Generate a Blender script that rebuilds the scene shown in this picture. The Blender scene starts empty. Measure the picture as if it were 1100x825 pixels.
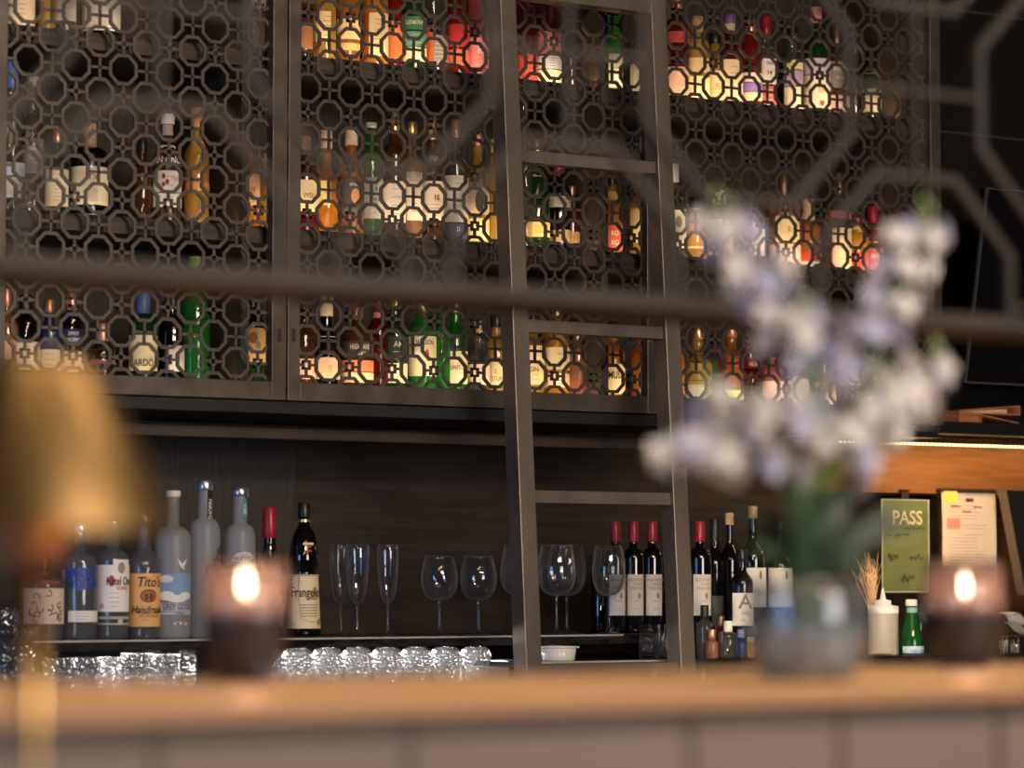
import bpy, math, random
from math import sin, cos, pi, radians
from mathutils import Vector, Matrix
random.seed(7)
S = bpy.context.scene
COL = S.collection

# ------------------------------------------------------------------ camera geometry
f = 3250.; yaw = radians(33.0); pit = math.atan(212/3250.); CX, CY = 550., 412.5
R_ = (cos(yaw), -sin(yaw), 0)
F_ = (sin(yaw)*cos(pit), cos(yaw)*cos(pit), sin(pit))
U_ = (-sin(yaw)*sin(pit), -cos(yaw)*sin(pit), cos(pit))
CZ = 1.18
def at(px, py, Y):
    u = (px-CX)/f; v = (CY-py)/f
    d = [F_[i]+u*R_[i]+v*U_[i] for i in range(3)]
    t = Y/d[1]
    return Vector((d[0]*t, Y, CZ+d[2]*t))
def zat(px, py, Y): return at(px, py, Y).z
def xat(px, py, Y): return at(px, py, Y).x
def depth(p):
    return sum((p[i]-(0, 0, CZ)[i])*F_[i] for i in range(3))
def sc(px, py, Y): return f/depth(at(px, py, Y))       # pixels per metre

# ------------------------------------------------------------------ mesh builder
class MB:
    def __init__(s): s.v = []; s.f = []; s.sm = []
    def add(s, vs, fs, smooth=False):
        o = len(s.v); s.v += [tuple(x) for x in vs]
        for q in fs: s.f.append(tuple(o+i for i in q)); s.sm.append(smooth)
    def box(s, x0, x1, y0, y1, z0, z1):
        s.add([(x, y, z) for z in (z0, z1) for y in (y0, y1) for x in (x0, x1)],
              [(0, 2, 3, 1), (4, 5, 7, 6), (0, 1, 5, 4), (2, 6, 7, 3), (0, 4, 6, 2), (1, 3, 7, 5)])
    def lathe(s, prof, n=28, c=(0, 0, 0), close=True, rib=0, nr=0):
        k = len(prof); vs = []
        for (r, z) in prof:
            for i in range(n):
                a = 2*pi*i/n; rr = r*(1+rib*(cos(nr*a))) if rib else r
                vs.append((c[0]+rr*cos(a), c[1]+rr*sin(a), c[2]+z))
        fs = []
        for j in range(k-1):
            for i in range(n):
                i2 = (i+1) % n; fs.append((j*n+i, j*n+i2, (j+1)*n+i2, (j+1)*n+i))
        s.add(vs, fs, True)
        if close:
            o = len(s.v)-k*n
            s.f.append(tuple(o+i for i in reversed(range(n)))); s.sm.append(False)
            s.f.append(tuple(o+(k-1)*n+i for i in range(n))); s.sm.append(False)
    def tube(s, pts, rad, n=8, close=True):
        pts = [Vector(p) for p in pts]; vs = []; k = len(pts)
        for j, p in enumerate(pts):
            d = (pts[min(j+1, k-1)]-pts[max(j-1, 0)]).normalized()
            a = d.cross(Vector((0, 0, 1)))
            if a.length < .05: a = d.cross(Vector((1, 0, 0)))
            a.normalize(); b = d.cross(a)
            r = rad[j] if isinstance(rad, (list, tuple)) else rad
            for i in range(n):
                t = 2*pi*i/n; vs.append(p+a*(r*cos(t))+b*(r*sin(t)))
        fs = [(j*n+i, j*n+(i+1) % n, (j+1)*n+(i+1) % n, (j+1)*n+i) for j in range(k-1) for i in range(n)]
        s.add(vs, fs, True)
        if close:
            o = len(s.v)-k*n
            s.f.append(tuple(o+i for i in reversed(range(n)))); s.sm.append(False)
            s.f.append(tuple(o+(k-1)*n+i for i in range(n))); s.sm.append(False)
    def bar(s, p, q, w, y0, y1):
        # a bar lying in the XZ plane from p to q, width w, between y0 and y1
        dx, dz = q[0]-p[0], q[1]-p[1]; L = math.hypot(dx, dz); nx, nz = -dz/L*w/2, dx/L*w/2
        c = [(p[0]+nx, p[1]+nz), (p[0]-nx, p[1]-nz), (q[0]-nx, q[1]-nz), (q[0]+nx, q[1]+nz)]
        s.prism(c, y0, y1)
    def prism(s, c, y0, y1):
        n = len(c)
        vs = [(x, y0, z) for x, z in c]+[(x, y1, z) for x, z in c]
        fs = [tuple(range(n)), tuple(n+i for i in reversed(range(n)))]
        fs += [(i, n+i, n+(i+1) % n, (i+1) % n) for i in range(n)]
        s.add(vs, fs)
    def ring(s, outer, inner, y0, y1):
        n = len(outer)
        vs = [(x, y, z) for y in (y0, y1) for lst in (outer, inner) for x, z in lst]
        fs = []
        for i in range(n):
            j = (i+1) % n
            fs += [(i, j, n+j, n+i), (2*n+i, 3*n+i, 3*n+j, 2*n+j), (i, 2*n+i, 2*n+j, j), (n+i, n+j, 3*n+j, 3*n+i)]
        s.add(vs, fs)
    def patch(s, r, a0, a1, z0, z1, cx=0, cy=0, n=14, r2=None):
        r2 = r if r2 is None else r2
        vs = []
        for i in range(n+1):
            a = a0+(a1-a0)*i/n
            vs += [(cx+r*sin(a), cy-r*cos(a), z0), (cx+r2*sin(a), cy-r2*cos(a), z1)]
        s.add(vs, [(2*i, 2*i+2, 2*i+3, 2*i+1) for i in range(n)], True)
    def build(s, name, m, parent=None, loc=None, bevel=0, fix=True):
        me = bpy.data.meshes.new(name); me.from_pydata(s.v, [], s.f); me.update()
        me.polygons.foreach_set('use_smooth', s.sm)
        if fix:
            import bmesh
            b = bmesh.new(); b.from_mesh(me); bmesh.ops.recalc_face_normals(b, faces=b.faces); b.to_mesh(me); b.free()
        o = bpy.data.objects.new(name, me); COL.objects.link(o)
        if m: me.materials.append(m)
        if parent: o.parent = parent
        if loc is not None: o.location = loc
        if bevel:
            md = o.modifiers.new('bevel', 'BEVEL'); md.width = bevel; md.segments = 2; md.limit_method = 'ANGLE'
        return o

def tag(o, label=None, cat=None, group=None, kind=None):
    if label: o['label'] = label
    if cat: o['category'] = cat
    if group: o['group'] = group
    if kind: o['kind'] = kind
    return o
def thing(name, label, cat, loc=(0, 0, 0), group=None):
    o = bpy.data.objects.new(name, None); COL.objects.link(o); o.location = loc; o.empty_display_size = .05
    return tag(o, label, cat, group)

def text_pts(txt, size, sx=1., shear=0):
    cu = bpy.data.curves.new('t', 'FONT'); cu.body = txt; cu.size = size; cu.align_x = 'CENTER'; cu.align_y = 'CENTER'
    cu.resolution_u = 3; cu.shear = shear; cu.offset = size*.012
    ob = bpy.data.objects.new('t', cu)
    me = bpy.data.meshes.new_from_object(ob)
    vs = [(v.co.x*sx, v.co.y) for v in me.vertices]; fs = [tuple(p.vertices) for p in me.polygons]
    bpy.data.objects.remove(ob); bpy.data.curves.remove(cu); bpy.data.meshes.remove(me)
    return vs, fs
def bent_text(mb, txt, size, r, x0, z0, sx=1., shear=0, rot=0):
    vs, fs = text_pts(txt, size, sx, shear)
    out = []
    for x, y in vs:
        if rot: x, y = x*cos(rot)-y*sin(rot), x*sin(rot)+y*cos(rot)
        a = (x+x0)/r
        ro = r+(.0011 if size < .02 else .0019); out.append((ro*sin(a), -ro*cos(a), z0+y))
    mb.add(out, fs)
def flat_text(mb, txt, size, x0, y, z0, sx=1., shear=0):
    vs, fs = text_pts(txt, size, sx, shear)
    mb.add([(x0+a, y, z0+b) for a, b in vs], fs)

# ------------------------------------------------------------------ materials
MAT = {}
def newmat(name):
    m = bpy.data.materials.new(name); m.use_nodes = True; nt = m.node_tree
    return m, nt, nt.nodes['Principled BSDF'], nt.nodes['Material Output']
def pm(name, col, rough=.5, metal=0, noise=0, nscale=30, bump=0, stretch=None, emit=None, es=0, spec=None, c2=None, trans=0, ior=1.45, coat=0):
    if name in MAT: return MAT[name]
    m, nt, b, out = newmat(name)
    b.inputs['Base Color'].default_value = (*col, 1); b.inputs['Roughness'].default_value = rough
    b.inputs['Metallic'].default_value = metal
    if spec is not None: b.inputs['Specular IOR Level'].default_value = spec
    b.inputs['Transmission Weight'].default_value = trans; b.inputs['IOR'].default_value = ior
    b.inputs['Coat Weight'].default_value = coat
    if emit: b.inputs['Emission Color'].default_value = (*emit, 1); b.inputs['Emission Strength'].default_value = es
    if noise or bump:
        tc = nt.nodes.new('ShaderNodeTexCoord'); mp = nt.nodes.new('ShaderNodeMapping')
        if stretch: mp.inputs['Scale'].default_value = stretch
        nz = nt.nodes.new('ShaderNodeTexNoise'); nz.inputs['Scale'].default_value = nscale; nz.inputs['Detail'].default_value = 6
        nt.links.new(tc.outputs['Object'], mp.inputs[0]); nt.links.new(mp.outputs[0], nz.inputs[0])
        if noise:
            cr = nt.nodes.new('ShaderNodeValToRGB')
            a = c2 if c2 else tuple(c*(1-noise) for c in col); bb = col if c2 else tuple(min(1, c*(1+noise)) for c in col)
            cr.color_ramp.elements[0].position = .35; cr.color_ramp.elements[1].position = .68
            cr.color_ramp.elements[0].color = (*a, 1); cr.color_ramp.elements[1].color = (*bb, 1)
            nt.links.new(nz.outputs[0], cr.inputs[0]); nt.links.new(cr.outputs[0], b.inputs['Base Color'])
        if bump:
            bp = nt.nodes.new('ShaderNodeBump'); bp.inputs['Strength'].default_value = bump; bp.inputs['Distance'].default_value = .002
            nt.links.new(nz.outputs[0], bp.inputs['Height']); nt.links.new(bp.outputs[0], b.inputs['Normal'])
    MAT[name] = m; return m
def schlick(nt, ior, k0=0, nrm=None, pwr=4.2):
    lw = nt.nodes.new('ShaderNodeLayerWeight'); lw.inputs[0].default_value = .5
    if nrm: nt.links.new(nrm, lw.inputs['Normal'])
    pw = nt.nodes.new('ShaderNodeMath'); pw.operation = 'POWER'; pw.inputs[1].default_value = pwr; nt.links.new(lw.outputs['Facing'], pw.inputs[0])
    f0 = ((ior-1)/(ior+1))**2+k0
    ma = nt.nodes.new('ShaderNodeMath'); ma.operation = 'MULTIPLY_ADD'; ma.inputs[1].default_value = 1-f0; ma.inputs[2].default_value = f0; ma.use_clamp = True
    nt.links.new(pw.outputs[0], ma.inputs[0]); return ma
def tinted(name, tcol, scol, k, gloss=1.5, rough=.03):
    """coloured liquid in a bottle: part clear, part cloudy, with a glossy skin"""
    if name in MAT: return MAT[name]
    m, nt, b, out = newmat(name); nt.nodes.remove(b)
    tr = nt.nodes.new('ShaderNodeBsdfTransparent'); tr.inputs[0].default_value = (*tcol, 1)
    tl = nt.nodes.new('ShaderNodeBsdfTranslucent'); tl.inputs[0].default_value = (*scol, 1)
    df = nt.nodes.new('ShaderNodeBsdfDiffuse'); df.inputs[0].default_value = (*scol, 1)
    m0 = nt.nodes.new('ShaderNodeMixShader'); m0.inputs[0].default_value = .45
    nt.links.new(tl.outputs[0], m0.inputs[1]); nt.links.new(df.outputs[0], m0.inputs[2])
    m1 = nt.nodes.new('ShaderNodeMixShader'); m1.inputs[0].default_value = k
    nt.links.new(tr.outputs[0], m1.inputs[1]); nt.links.new(m0.outputs[0], m1.inputs[2])
    gl = nt.nodes.new('ShaderNodeBsdfGlossy'); gl.inputs['Roughness'].default_value = rough
    fr = schlick(nt, gloss)
    m2 = nt.nodes.new('ShaderNodeMixShader'); nt.links.new(fr.outputs[0], m2.inputs[0])
    nt.links.new(m1.outputs[0], m2.inputs[1]); nt.links.new(gl.outputs[0], m2.inputs[2])
    nt.links.new(m2.outputs[0], out.inputs[0]); MAT[name] = m; return m
def realglass(name, col=(1, 1, 1), ior=1.45, rough=0, bump=None):
    if name in MAT: return MAT[name]
    m, nt, b, out = newmat(name); nt.nodes.remove(b)
    g = nt.nodes.new('ShaderNodeBsdfGlass'); g.inputs['Color'].default_value = (*col, 1)
    g.inputs['IOR'].default_value = ior; g.inputs['Roughness'].default_value = rough
    nt.links.new(g.outputs[0], out.inputs[0]); MAT[name] = m; return m

BRONZE = pm('dark_bronze', (.115, .092, .074), .42, .55, .25, 14, .15, (1, 1, 1))
LATT = pm('lattice_metal', (.105, .085, .070), .4, .5, .15, 40, .1)
LADDER = pm('ladder_steel', (.20, .165, .135), .42, .55, .22, 9, .12, (1, 1, .3))
HANGM = pm('hanging_metal', (.034, .032, .031), .7, .6, .12, 10)
BLKWOOD = pm('black_grained_wood', (.007, .0065, .006), .5, 0, .6, 9, .6, (2, 2, 40))
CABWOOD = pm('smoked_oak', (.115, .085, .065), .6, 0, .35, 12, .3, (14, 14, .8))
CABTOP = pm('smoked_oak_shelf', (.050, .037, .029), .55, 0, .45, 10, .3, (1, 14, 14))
NICHE = pm('dark_walnut', (.024, .0145, .009), .5, 0, .5, 5, .25, (1, 1, 14))
NICHE2 = pm('charcoal_oak', (.030, .024, .020), .5, 0, .35, 8, .25, (14, 14, 1))
BLACK = pm('black_panel', (.008, .0075, .007), .4, 0)
MARBLE = pm('black_marble', (.016, .015, .015), .25, 0, .8, 16, .3, (1, 1, 3))
STONEL = pm('pale_edge', (.45, .42, .38), .35)
ORWOOD = pm('orange_oak', (.22, .085, .022), .5, 0, .16, 6, .2, (1, 1, 16))
COUNTER = pm('oak_counter', (.62, .38, .19), .38, 0, .14, 4, .05, (1.2, 9, 9), coat=.15)
FASCIA = pm('taupe_panel', (.12, .088, .074), .55, 0, .10, 2.5)
WALL = pm('charcoal_wall', (.045, .036, .030), .7, 0, .1, 3)
FLOOR = pm('dark_floor', (.10, .07, .05), .5, 0, .3, 3, .1, (1, 12, 1))
BRASS = pm('brushed_brass', (.34, .225, .095), .33, 1, .05, 5)
BRASSIN = pm('brass_inside', (.72, .52, .34), .5, .3)
PAPER = pm('paper_cream', (.80, .72, .58), .6)
WHITE = pm('white_plastic', (.80, .79, .76), .4)
CERAMIC = pm('white_ceramic', (.82, .80, .76), .2)
CLEAR = realglass('clear_glass', (1, 1, 1), 1.45)
def glassware(name, edge, k0, bump=0, bs=200):
    m, nt, b, out = newmat(name); nt.nodes.remove(b); N = nt.nodes.new; L = nt.links.new
    tr = N('ShaderNodeBsdfTransparent'); tr.inputs[0].default_value = (.95, .96, .97, 1)
    df = N('ShaderNodeBsdfTranslucent'); df.inputs[0].default_value = (*edge, 1)
    gl = N('ShaderNodeBsdfGlossy'); gl.inputs['Roughness'].default_value = .03
    m0 = N('ShaderNodeMixShader'); m0.inputs[0].default_value = .45; L(df.outputs[0], m0.inputs[1]); L(gl.outputs[0], m0.inputs[2])
    nrm = None
    if bump:
        tc = N('ShaderNodeTexCoord'); vo = N('ShaderNodeTexVoronoi'); vo.inputs['Scale'].default_value = bs; L(tc.outputs['Object'], vo.inputs[0])
        bp = N('ShaderNodeBump'); bp.inputs['Strength'].default_value = bump; bp.inputs['Distance'].default_value = .006
        L(vo.outputs[0], bp.inputs['Height']); L(bp.outputs[0], gl.inputs['Normal']); nrm = bp.outputs[0]; m0.inputs[0].default_value = .85
    ad = schlick(nt, 1.6, k0, nrm, 1.8)
    m2 = N('ShaderNodeMixShader'); L(ad.outputs[0], m2.inputs[0]); L(tr.outputs[0], m2.inputs[1]); L(m0.outputs[0], m2.inputs[2]); L(m2.outputs[0], out.inputs[0])
    MAT[name] = m; return m
STEMW = glassware('stemware_glass', (.95, .97, 1.0), .045)
CUTGL = glassware('cut_glass', (.85, .85, .88), .14, 1., 95)
SOLIDGL = tinted('vodka_glass', (.62, .65, .70), (.50, .53, .58), .26, 1.55, .05)
FROST = tinted('frosted_glass', (.60, .62, .64), (.68, .71, .74), .62, 1.35, .35)
GOLDM = pm('gold_foil', (.75, .52, .22), .3, .9)
SILVER = pm('silver_foil', (.62, .66, .74), .25, .9)
COPPER = pm('copper_foil', (.65, .30, .18), .35, .7)
G = {
 'clear': tinted('bottle_clear', (.80, .80, .78), (.6, .6, .55), .10, 1.5),
 'amber': tinted('bottle_amber', (.55, .22, .05), (.85, .36, .07), .55, 1.45),
 'gold': tinted('bottle_gold', (.72, .46, .10), (.95, .62, .14), .55, 1.45),
 'brown': tinted('bottle_brown', (.16, .06, .025), (.22, .08, .03), .5, 1.5),
 'green': tinted('bottle_green', (.04, .42, .05), (.05, .48, .06), .55, 1.5),
 'dkgreen': tinted('bottle_dark_green', (.02, .10, .04), (.03, .13, .04), .5, 1.5),
 'red': tinted('bottle_red', (.42, .03, .02), (.50, .035, .02), .55, 1.5),
 'dkred': tinted('bottle_dark_red', (.16, .012, .012), (.25, .02, .02), .5, 1.5),
 'pink': tinted('bottle_pink', (.80, .22, .30), (.95, .30, .38), .55, 1.45),
 'orange': tinted('bottle_orange', (.90, .35, .03), (1., .42, .04), .6, 1.45),
 'black': tinted('bottle_black', (.02, .018, .02), (.012, .011, .012), .6, 1.8),
 'blue': tinted('bottle_blue', (.05, .12, .45), (.05, .12, .40), .5, 1.5),
 'copper': tinted('bottle_copper', (.45, .22, .10), (.70, .36, .20), .6, 1.45),
 'frost': FROST, 'solid': SOLIDGL,
}
def lab(c):
    c = tuple(c); n = 'label_%02d_%02d_%02d' % tuple(int(x*99) for x in c)
    return pm(n, c, .6)
CRM = (.82, .70, .48); WHT = (.82, .79, .72); TAN = (.70, .46, .24); YEL = (.85, .66, .22); INK = (.02, .018, .018)
CAPS = {'gold': GOLDM, 'silver': SILVER, 'copper': COPPER, 'black': pm('cap_black', (.012, .012, .013), .35),
        'white': pm('cap_white', (.80, .76, .68), .4), 'red': pm('cap_red', (.32, .015, .03), .3),
        'cork': pm('cap_cork', (.55, .36, .20), .7, 0, .3, 150), 'cream': pm('cap_cream', (.75, .58, .40), .5),
        'blue': pm('cap_blue', (.10, .18, .45), .35), 'green': pm('cap_green', (.25, .40, .05), .4),
        'orange': pm('cap_orange', (.85, .35, .08), .4), 'pinkc': pm('cap_pink', (.62, .26, .22), .4),
        'dkred': pm('cap_dark_red', (.16, .01, .015), .35), 'bronze': pm('cap_bronze', (.22, .15, .09), .35, .8),
        'purple': pm('cap_purple', (.15, .09, .25), .4)}

# ------------------------------------------------------------------ bottles
SHAPES = {'s': (.60, .76), 'r': (.66, .76), 'q': (.52, .66), 'l': (.42, .74), 't': (.70, .82), 'c': (.50, .88)}
def bottle_profile(h, r, rn, caph, shp):
    bt, ns = SHAPES[shp]
    p = [(r*.90, 0), (r*.98, .003), (r, .010), (r, bt*h*.5), (r, bt*h)]
    for k in range(1, 8):
        t = k/7; p.append((rn+(r-rn)*(.5+.5*cos(pi*t)) if shp != 'r' else rn+(r-rn)*math.sqrt(max(0, 1-t*t)), bt*h+(ns-bt)*h*t))
    p.append((rn, h-caph*.98)); p.append((rn*.9, h-.004))
    return p
def prof_r(prof, z):
    for (r0, z0), (r1, z1) in zip(prof, prof[1:]):
        if z0 <= z <= z1 and z1 > z0: return r0+(r1-r0)*(z-z0)/(z1-z0)
    return prof[-1][0]
def make_bottle(px, ybase, ytop, w, Y, glass, cap, shp, labels, look, group, zbase=None, caph=None, rn=None, name='bottle', face=-18., cat='bottle'):
    """labels: list of dict(y0,y1,c,a0,a1,txt=[(string,size_px,xoff_px,ypx,colour)],lines=n)"""
    p = at(px, ybase, Y); s = sc(px, ybase, Y)
    z0 = p.z if zbase is None else zbase
    def pz(y): return zat(px, y, Y)-z0
    h = pz(ytop); r = w/2/s
    if rn is None: rn = max(.0085, min(r*.42, .0145))
    ch = (caph or 16)/s
    root = thing(name, look, cat, (p.x, Y, z0), group)
    root.rotation_euler.z = radians(face)
    prof = bottle_profile(h, r, rn, ch, shp)
    m = MB(); m.lathe(prof, 28); m.build('glass', G[glass], root)
    if cap:
        m = MB(); m.lathe([(rn*1.15, h-ch), (rn*1.2, h-ch+.002), (rn*1.2, h-.002), (rn*1.1, h)], 18)
        m.build('cap', CAPS[cap], root)
    for L in labels:
        za, zb = pz(L['y1']), pz(L['y0'])
        za = max(za, .006)
        ra, rb = prof_r(prof, za)+.0007, prof_r(prof, zb)+.0007
        a0, a1 = radians(L.get('a0', -78)), radians(L.get('a1', 78))
        m = MB(); m.patch(ra, a0, a1, za, zb, r2=rb, n=16)
        lo = m.build('label', lab(L['c']), root, fix=False)
        bycol = {}
        rr = min(ra, rb) if abs(ra-rb) < .002 else (ra+rb)/2
        for t in L.get('txt', []):
            st, sz, xo, y, c = t[:5]; sx = t[5] if len(t) > 5 else .8; sh = t[6] if len(t) > 6 else 0
            bycol.setdefault(c, MB()); bent_text(bycol[c], st, sz/s*1.25, rr, xo/s, pz(y), sx, sh)
        n = L.get('lines', 0)
        if n:
            c = L.get('lc', (.25, .2, .16)); mm = bycol.setdefault(c, MB())
            for k in range(n):
                zz = za+(zb-za)*(.10+.8*(k+.5)/n) if not L.get('txt') else za+(zb-za)*(.06+.38*(k+.5)/n)
                hw = random.uniform(.30, .7)*min(.6, (a1-a0)/2); rr2 = ra+(rb-ra)*(zz-za)/(zb-za)+.0006
                mm.patch(rr2, -hw, hw, zz, zz+.0012, n=6)
        for c, mm in bycol.items():
            mm.build('lettering', lab(c), lo, fix=False)
        for en, e in enumerate(L.get('spots', [])):
            # small emblem: (x px off, y px, half width px, half height px, colour)
            mm = MB(); k = 10
            for i in range(k):
                q0, q1 = -1+2*i/k, -1+2*(i+1)/k; vs = []
                for q in (q0, q1):
                    hh = math.sqrt(max(0, 1-q*q))*e[3]/s+.00005; a = (e[0]+e[2]*q)/s/rr; ro = rr+.0008+.0003*en
                    vs += [(ro*sin(a), -ro*cos(a), pz(e[1])-hh), (ro*sin(a), -ro*cos(a), pz(e[1])+hh)]
                mm.add(vs, [(0, 2, 3, 1)])
            mm.build('emblem', lab(e[4]), lo, fix=False)
    return root
def Lb(y0, y1, c=CRM, **k): return dict(y0=y0, y1=y1, c=c, **k)

YB = 6.53
ZS = {1: 2.461, 2: 2.032, 3: 1.648}
ROWN = {1: 'top', 2: 'middle', 3: 'bottom'}
def row(bay, r, lst):
    for (px, yt, w, gl, cap, caph, shp, labels, look) in lst:
        yb = YB+random.uniform(-.008, .012)
        # pixel row of the shelf under this bottle
        z = ZS[r]; d = depth(at(px, 400, yb)); yl = 625-(z-CZ)*f/d
        make_bottle(px, yl, yt, w, yb, gl, cap, shp, labels, look+', %s shelf behind the %s screen' % (ROWN[r], bay),
                    'spirit bottles on the %s shelf behind the %s screen' % (ROWN[r], bay), zbase=z, caph=caph)
W_ = (.75, .72, .66)
row('left', 1, [
 (22, -70, 30, 'amber', 'cork', 16, 's', [Lb(-20, 30, (.80, .66, .46), lines=8)], 'amber bottle with tall cream label'),
 (50, -60, 19, 'gold', 'gold', 14, 'l', [], 'slim yellow bottle without label'),
 (70, -65, 23, 'clear', 'black', 14, 's', [Lb(-15, 24, (.72, .66, .56), lines=5)], 'clear bottle beside the yellow one'),
 (108, -70, 42, 'black', 'black', 18, 'r', [Lb(2, 33, (.62, .57, .50), lines=5, txt=[('S', 8, -6, 6, INK)]), Lb(34, 36, W_)], 'broad black bottle with wide pale label'),
 (272, -60, 26, 'clear', 'silver', 14, 's', [Lb(-10, 12, (.4, .36, .3))], 'clear bottle in the corner bay')])
row('left', 2, [
 (11, 66, 30, 'clear', 'blue', 30, 's', [Lb(176, 190, (.5, .55, .7)), Lb(192, 214, (.55, .53, .52), a0=-50, a1=50)], 'clear bottle with blue cap'),
 (34, 82, 24, 'clear', 'white', 12, 's', [Lb(150, 188, (.30, .28, .26), lines=6, lc=(.7, .7, .7))], 'clear bottle with speckled grey label'),  # grey patch with pale lines paints the sparkle in the glass
 (60, 140, 26, 'dkgreen', 'copper', 14, 's', [Lb(183, 223, (.70, .62, .46), lines=8)], 'shorter dark bottle with parchment label'),
 (95, 133, 41, 'black', 'cork', 26, 'r', [Lb(181, 222, (.78, .70, .55), lines=9, txt=[('TX', 8, 2, 193, (.2, .15, .1))])], 'broad black bottle with parchment label and wooden stopper'),
 (152, 150, 22, 'brown', 'black', 14, 's', [], 'plain dark brown bottle'),
 (179, 122, 31, 'brown', 'white', 12, 's', [Lb(124, 146, (.55, .42, .34), a0=-60, a1=60), Lb(185, 208, (.80, .76, .68), spots=[(-6, 191, 2, 3, (.35, .03, .06)), (-2, 197, 2.2, 3, (.35, .03, .06)), (-6, 200, 2, 2.5, (.35, .03, .06))], lines=2),
    Lb(157, 160, W_, a0=-60, a1=60), Lb(168, 180, (.10, .06, .04), txt=[('AN CNOC', 8, 1, 174, WHT)]), Lb(209, 224, (.75, .74, .70), lines=2)], 'brown bottle with white cap and red-spotted white label'),
 (211, 116, 27, 'gold', 'orange', 22, 's', [Lb(153, 200, (.80, .62, .44), a0=-50, a1=80, txt=[('ABERL', 4.5, 3, 166, INK), ('E  X', 6.5, 3, 173, INK)]), Lb(197, 206, (.75, .30, .08))], 'honey bottle with orange capsule and cream label'),
 (268, 150, 22, 'orange', 'black', 14, 's', [Lb(188, 222, (.85, .55, .30), txt=[('RYE', 5, 0, 205, (.4, .08, .03))], lines=4)], 'amber bottle with orange label'),
 (283, 165, 12, 'gold', 'cork', 12, 's', [], 'narrow bright yellow bottle by the door edge')])
row('left', 3, [
 (6, 310, 24, 'amber', 'copper', 20, 's', [Lb(366, 386, (.55, .30, .22))], 'amber bottle cut by the picture edge'),
 (27, 318, 30, 'black', 'black', 16, 'r', [Lb(368, 398, (.72, .66, .52), lines=6)], 'speckled black bottle with cream label'),
 (52, 322, 24, 'blue', 'copper', 14, 's', [Lb(354, 372, (.03, .05, .16), txt=[('SPIRIT', 3.6, 2, 359, (.6, .7, .9)), ('WORKS', 3.6, 2, 365, (.6, .7, .9))]), Lb(376, 398, (.72, .68, .6), lines=3)], 'blue-labelled bottle left of its twin'),
 (76, 312, 27, 'black', 'copper', 22, 'r', [Lb(354, 372, (.02, .03, .10), txt=[('SPIRIT', 4.5, 1, 359.5, (.75, .8, .95)), ('WORKS', 4.5, 1, 366, (.75, .8, .95))]), Lb(378, 400, (.62, .58, .52), lines=4)], 'navy-labelled bottle with white capitals'),
 (109, 347, 31, 'black', 'copper', 20, 'q', [Lb(376, 392, (.22, .08, .08), lines=3, lc=(.6, .45, .4))], 'squat black bottle with copper capsule'),
 (153, 312, 31, 'dkgreen', 'blue', 26, 'r', [Lb(361, 399, (.82, .72, .45), txt=[('ARDO', 8.5, -1, 391, INK, .72)])], 'dark bottle with cream label and tall capitals'),
 (184, 312, 30, 'black', 'black', 20, 's', [Lb(372, 400, (.72, .68, .62), a0=-20, a1=55)], 'black bottle with slanted white label'),
 (209, 276, 33, 'green', 'green', 12, 's', [Lb(316, 344, (.01, .02, .03))], 'bright green bottle with dark shoulder'),
 (271, 305, 28, 'dkgreen', 'black', 18, 's', [Lb(353, 390, (.80, .54, .22), spots=[(-2, 364, 5, 6, (.35, .16, .08)), (4, 372, 3, 4, (.3, .3, .3))])], 'dark bottle with golden picture label')])
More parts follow.
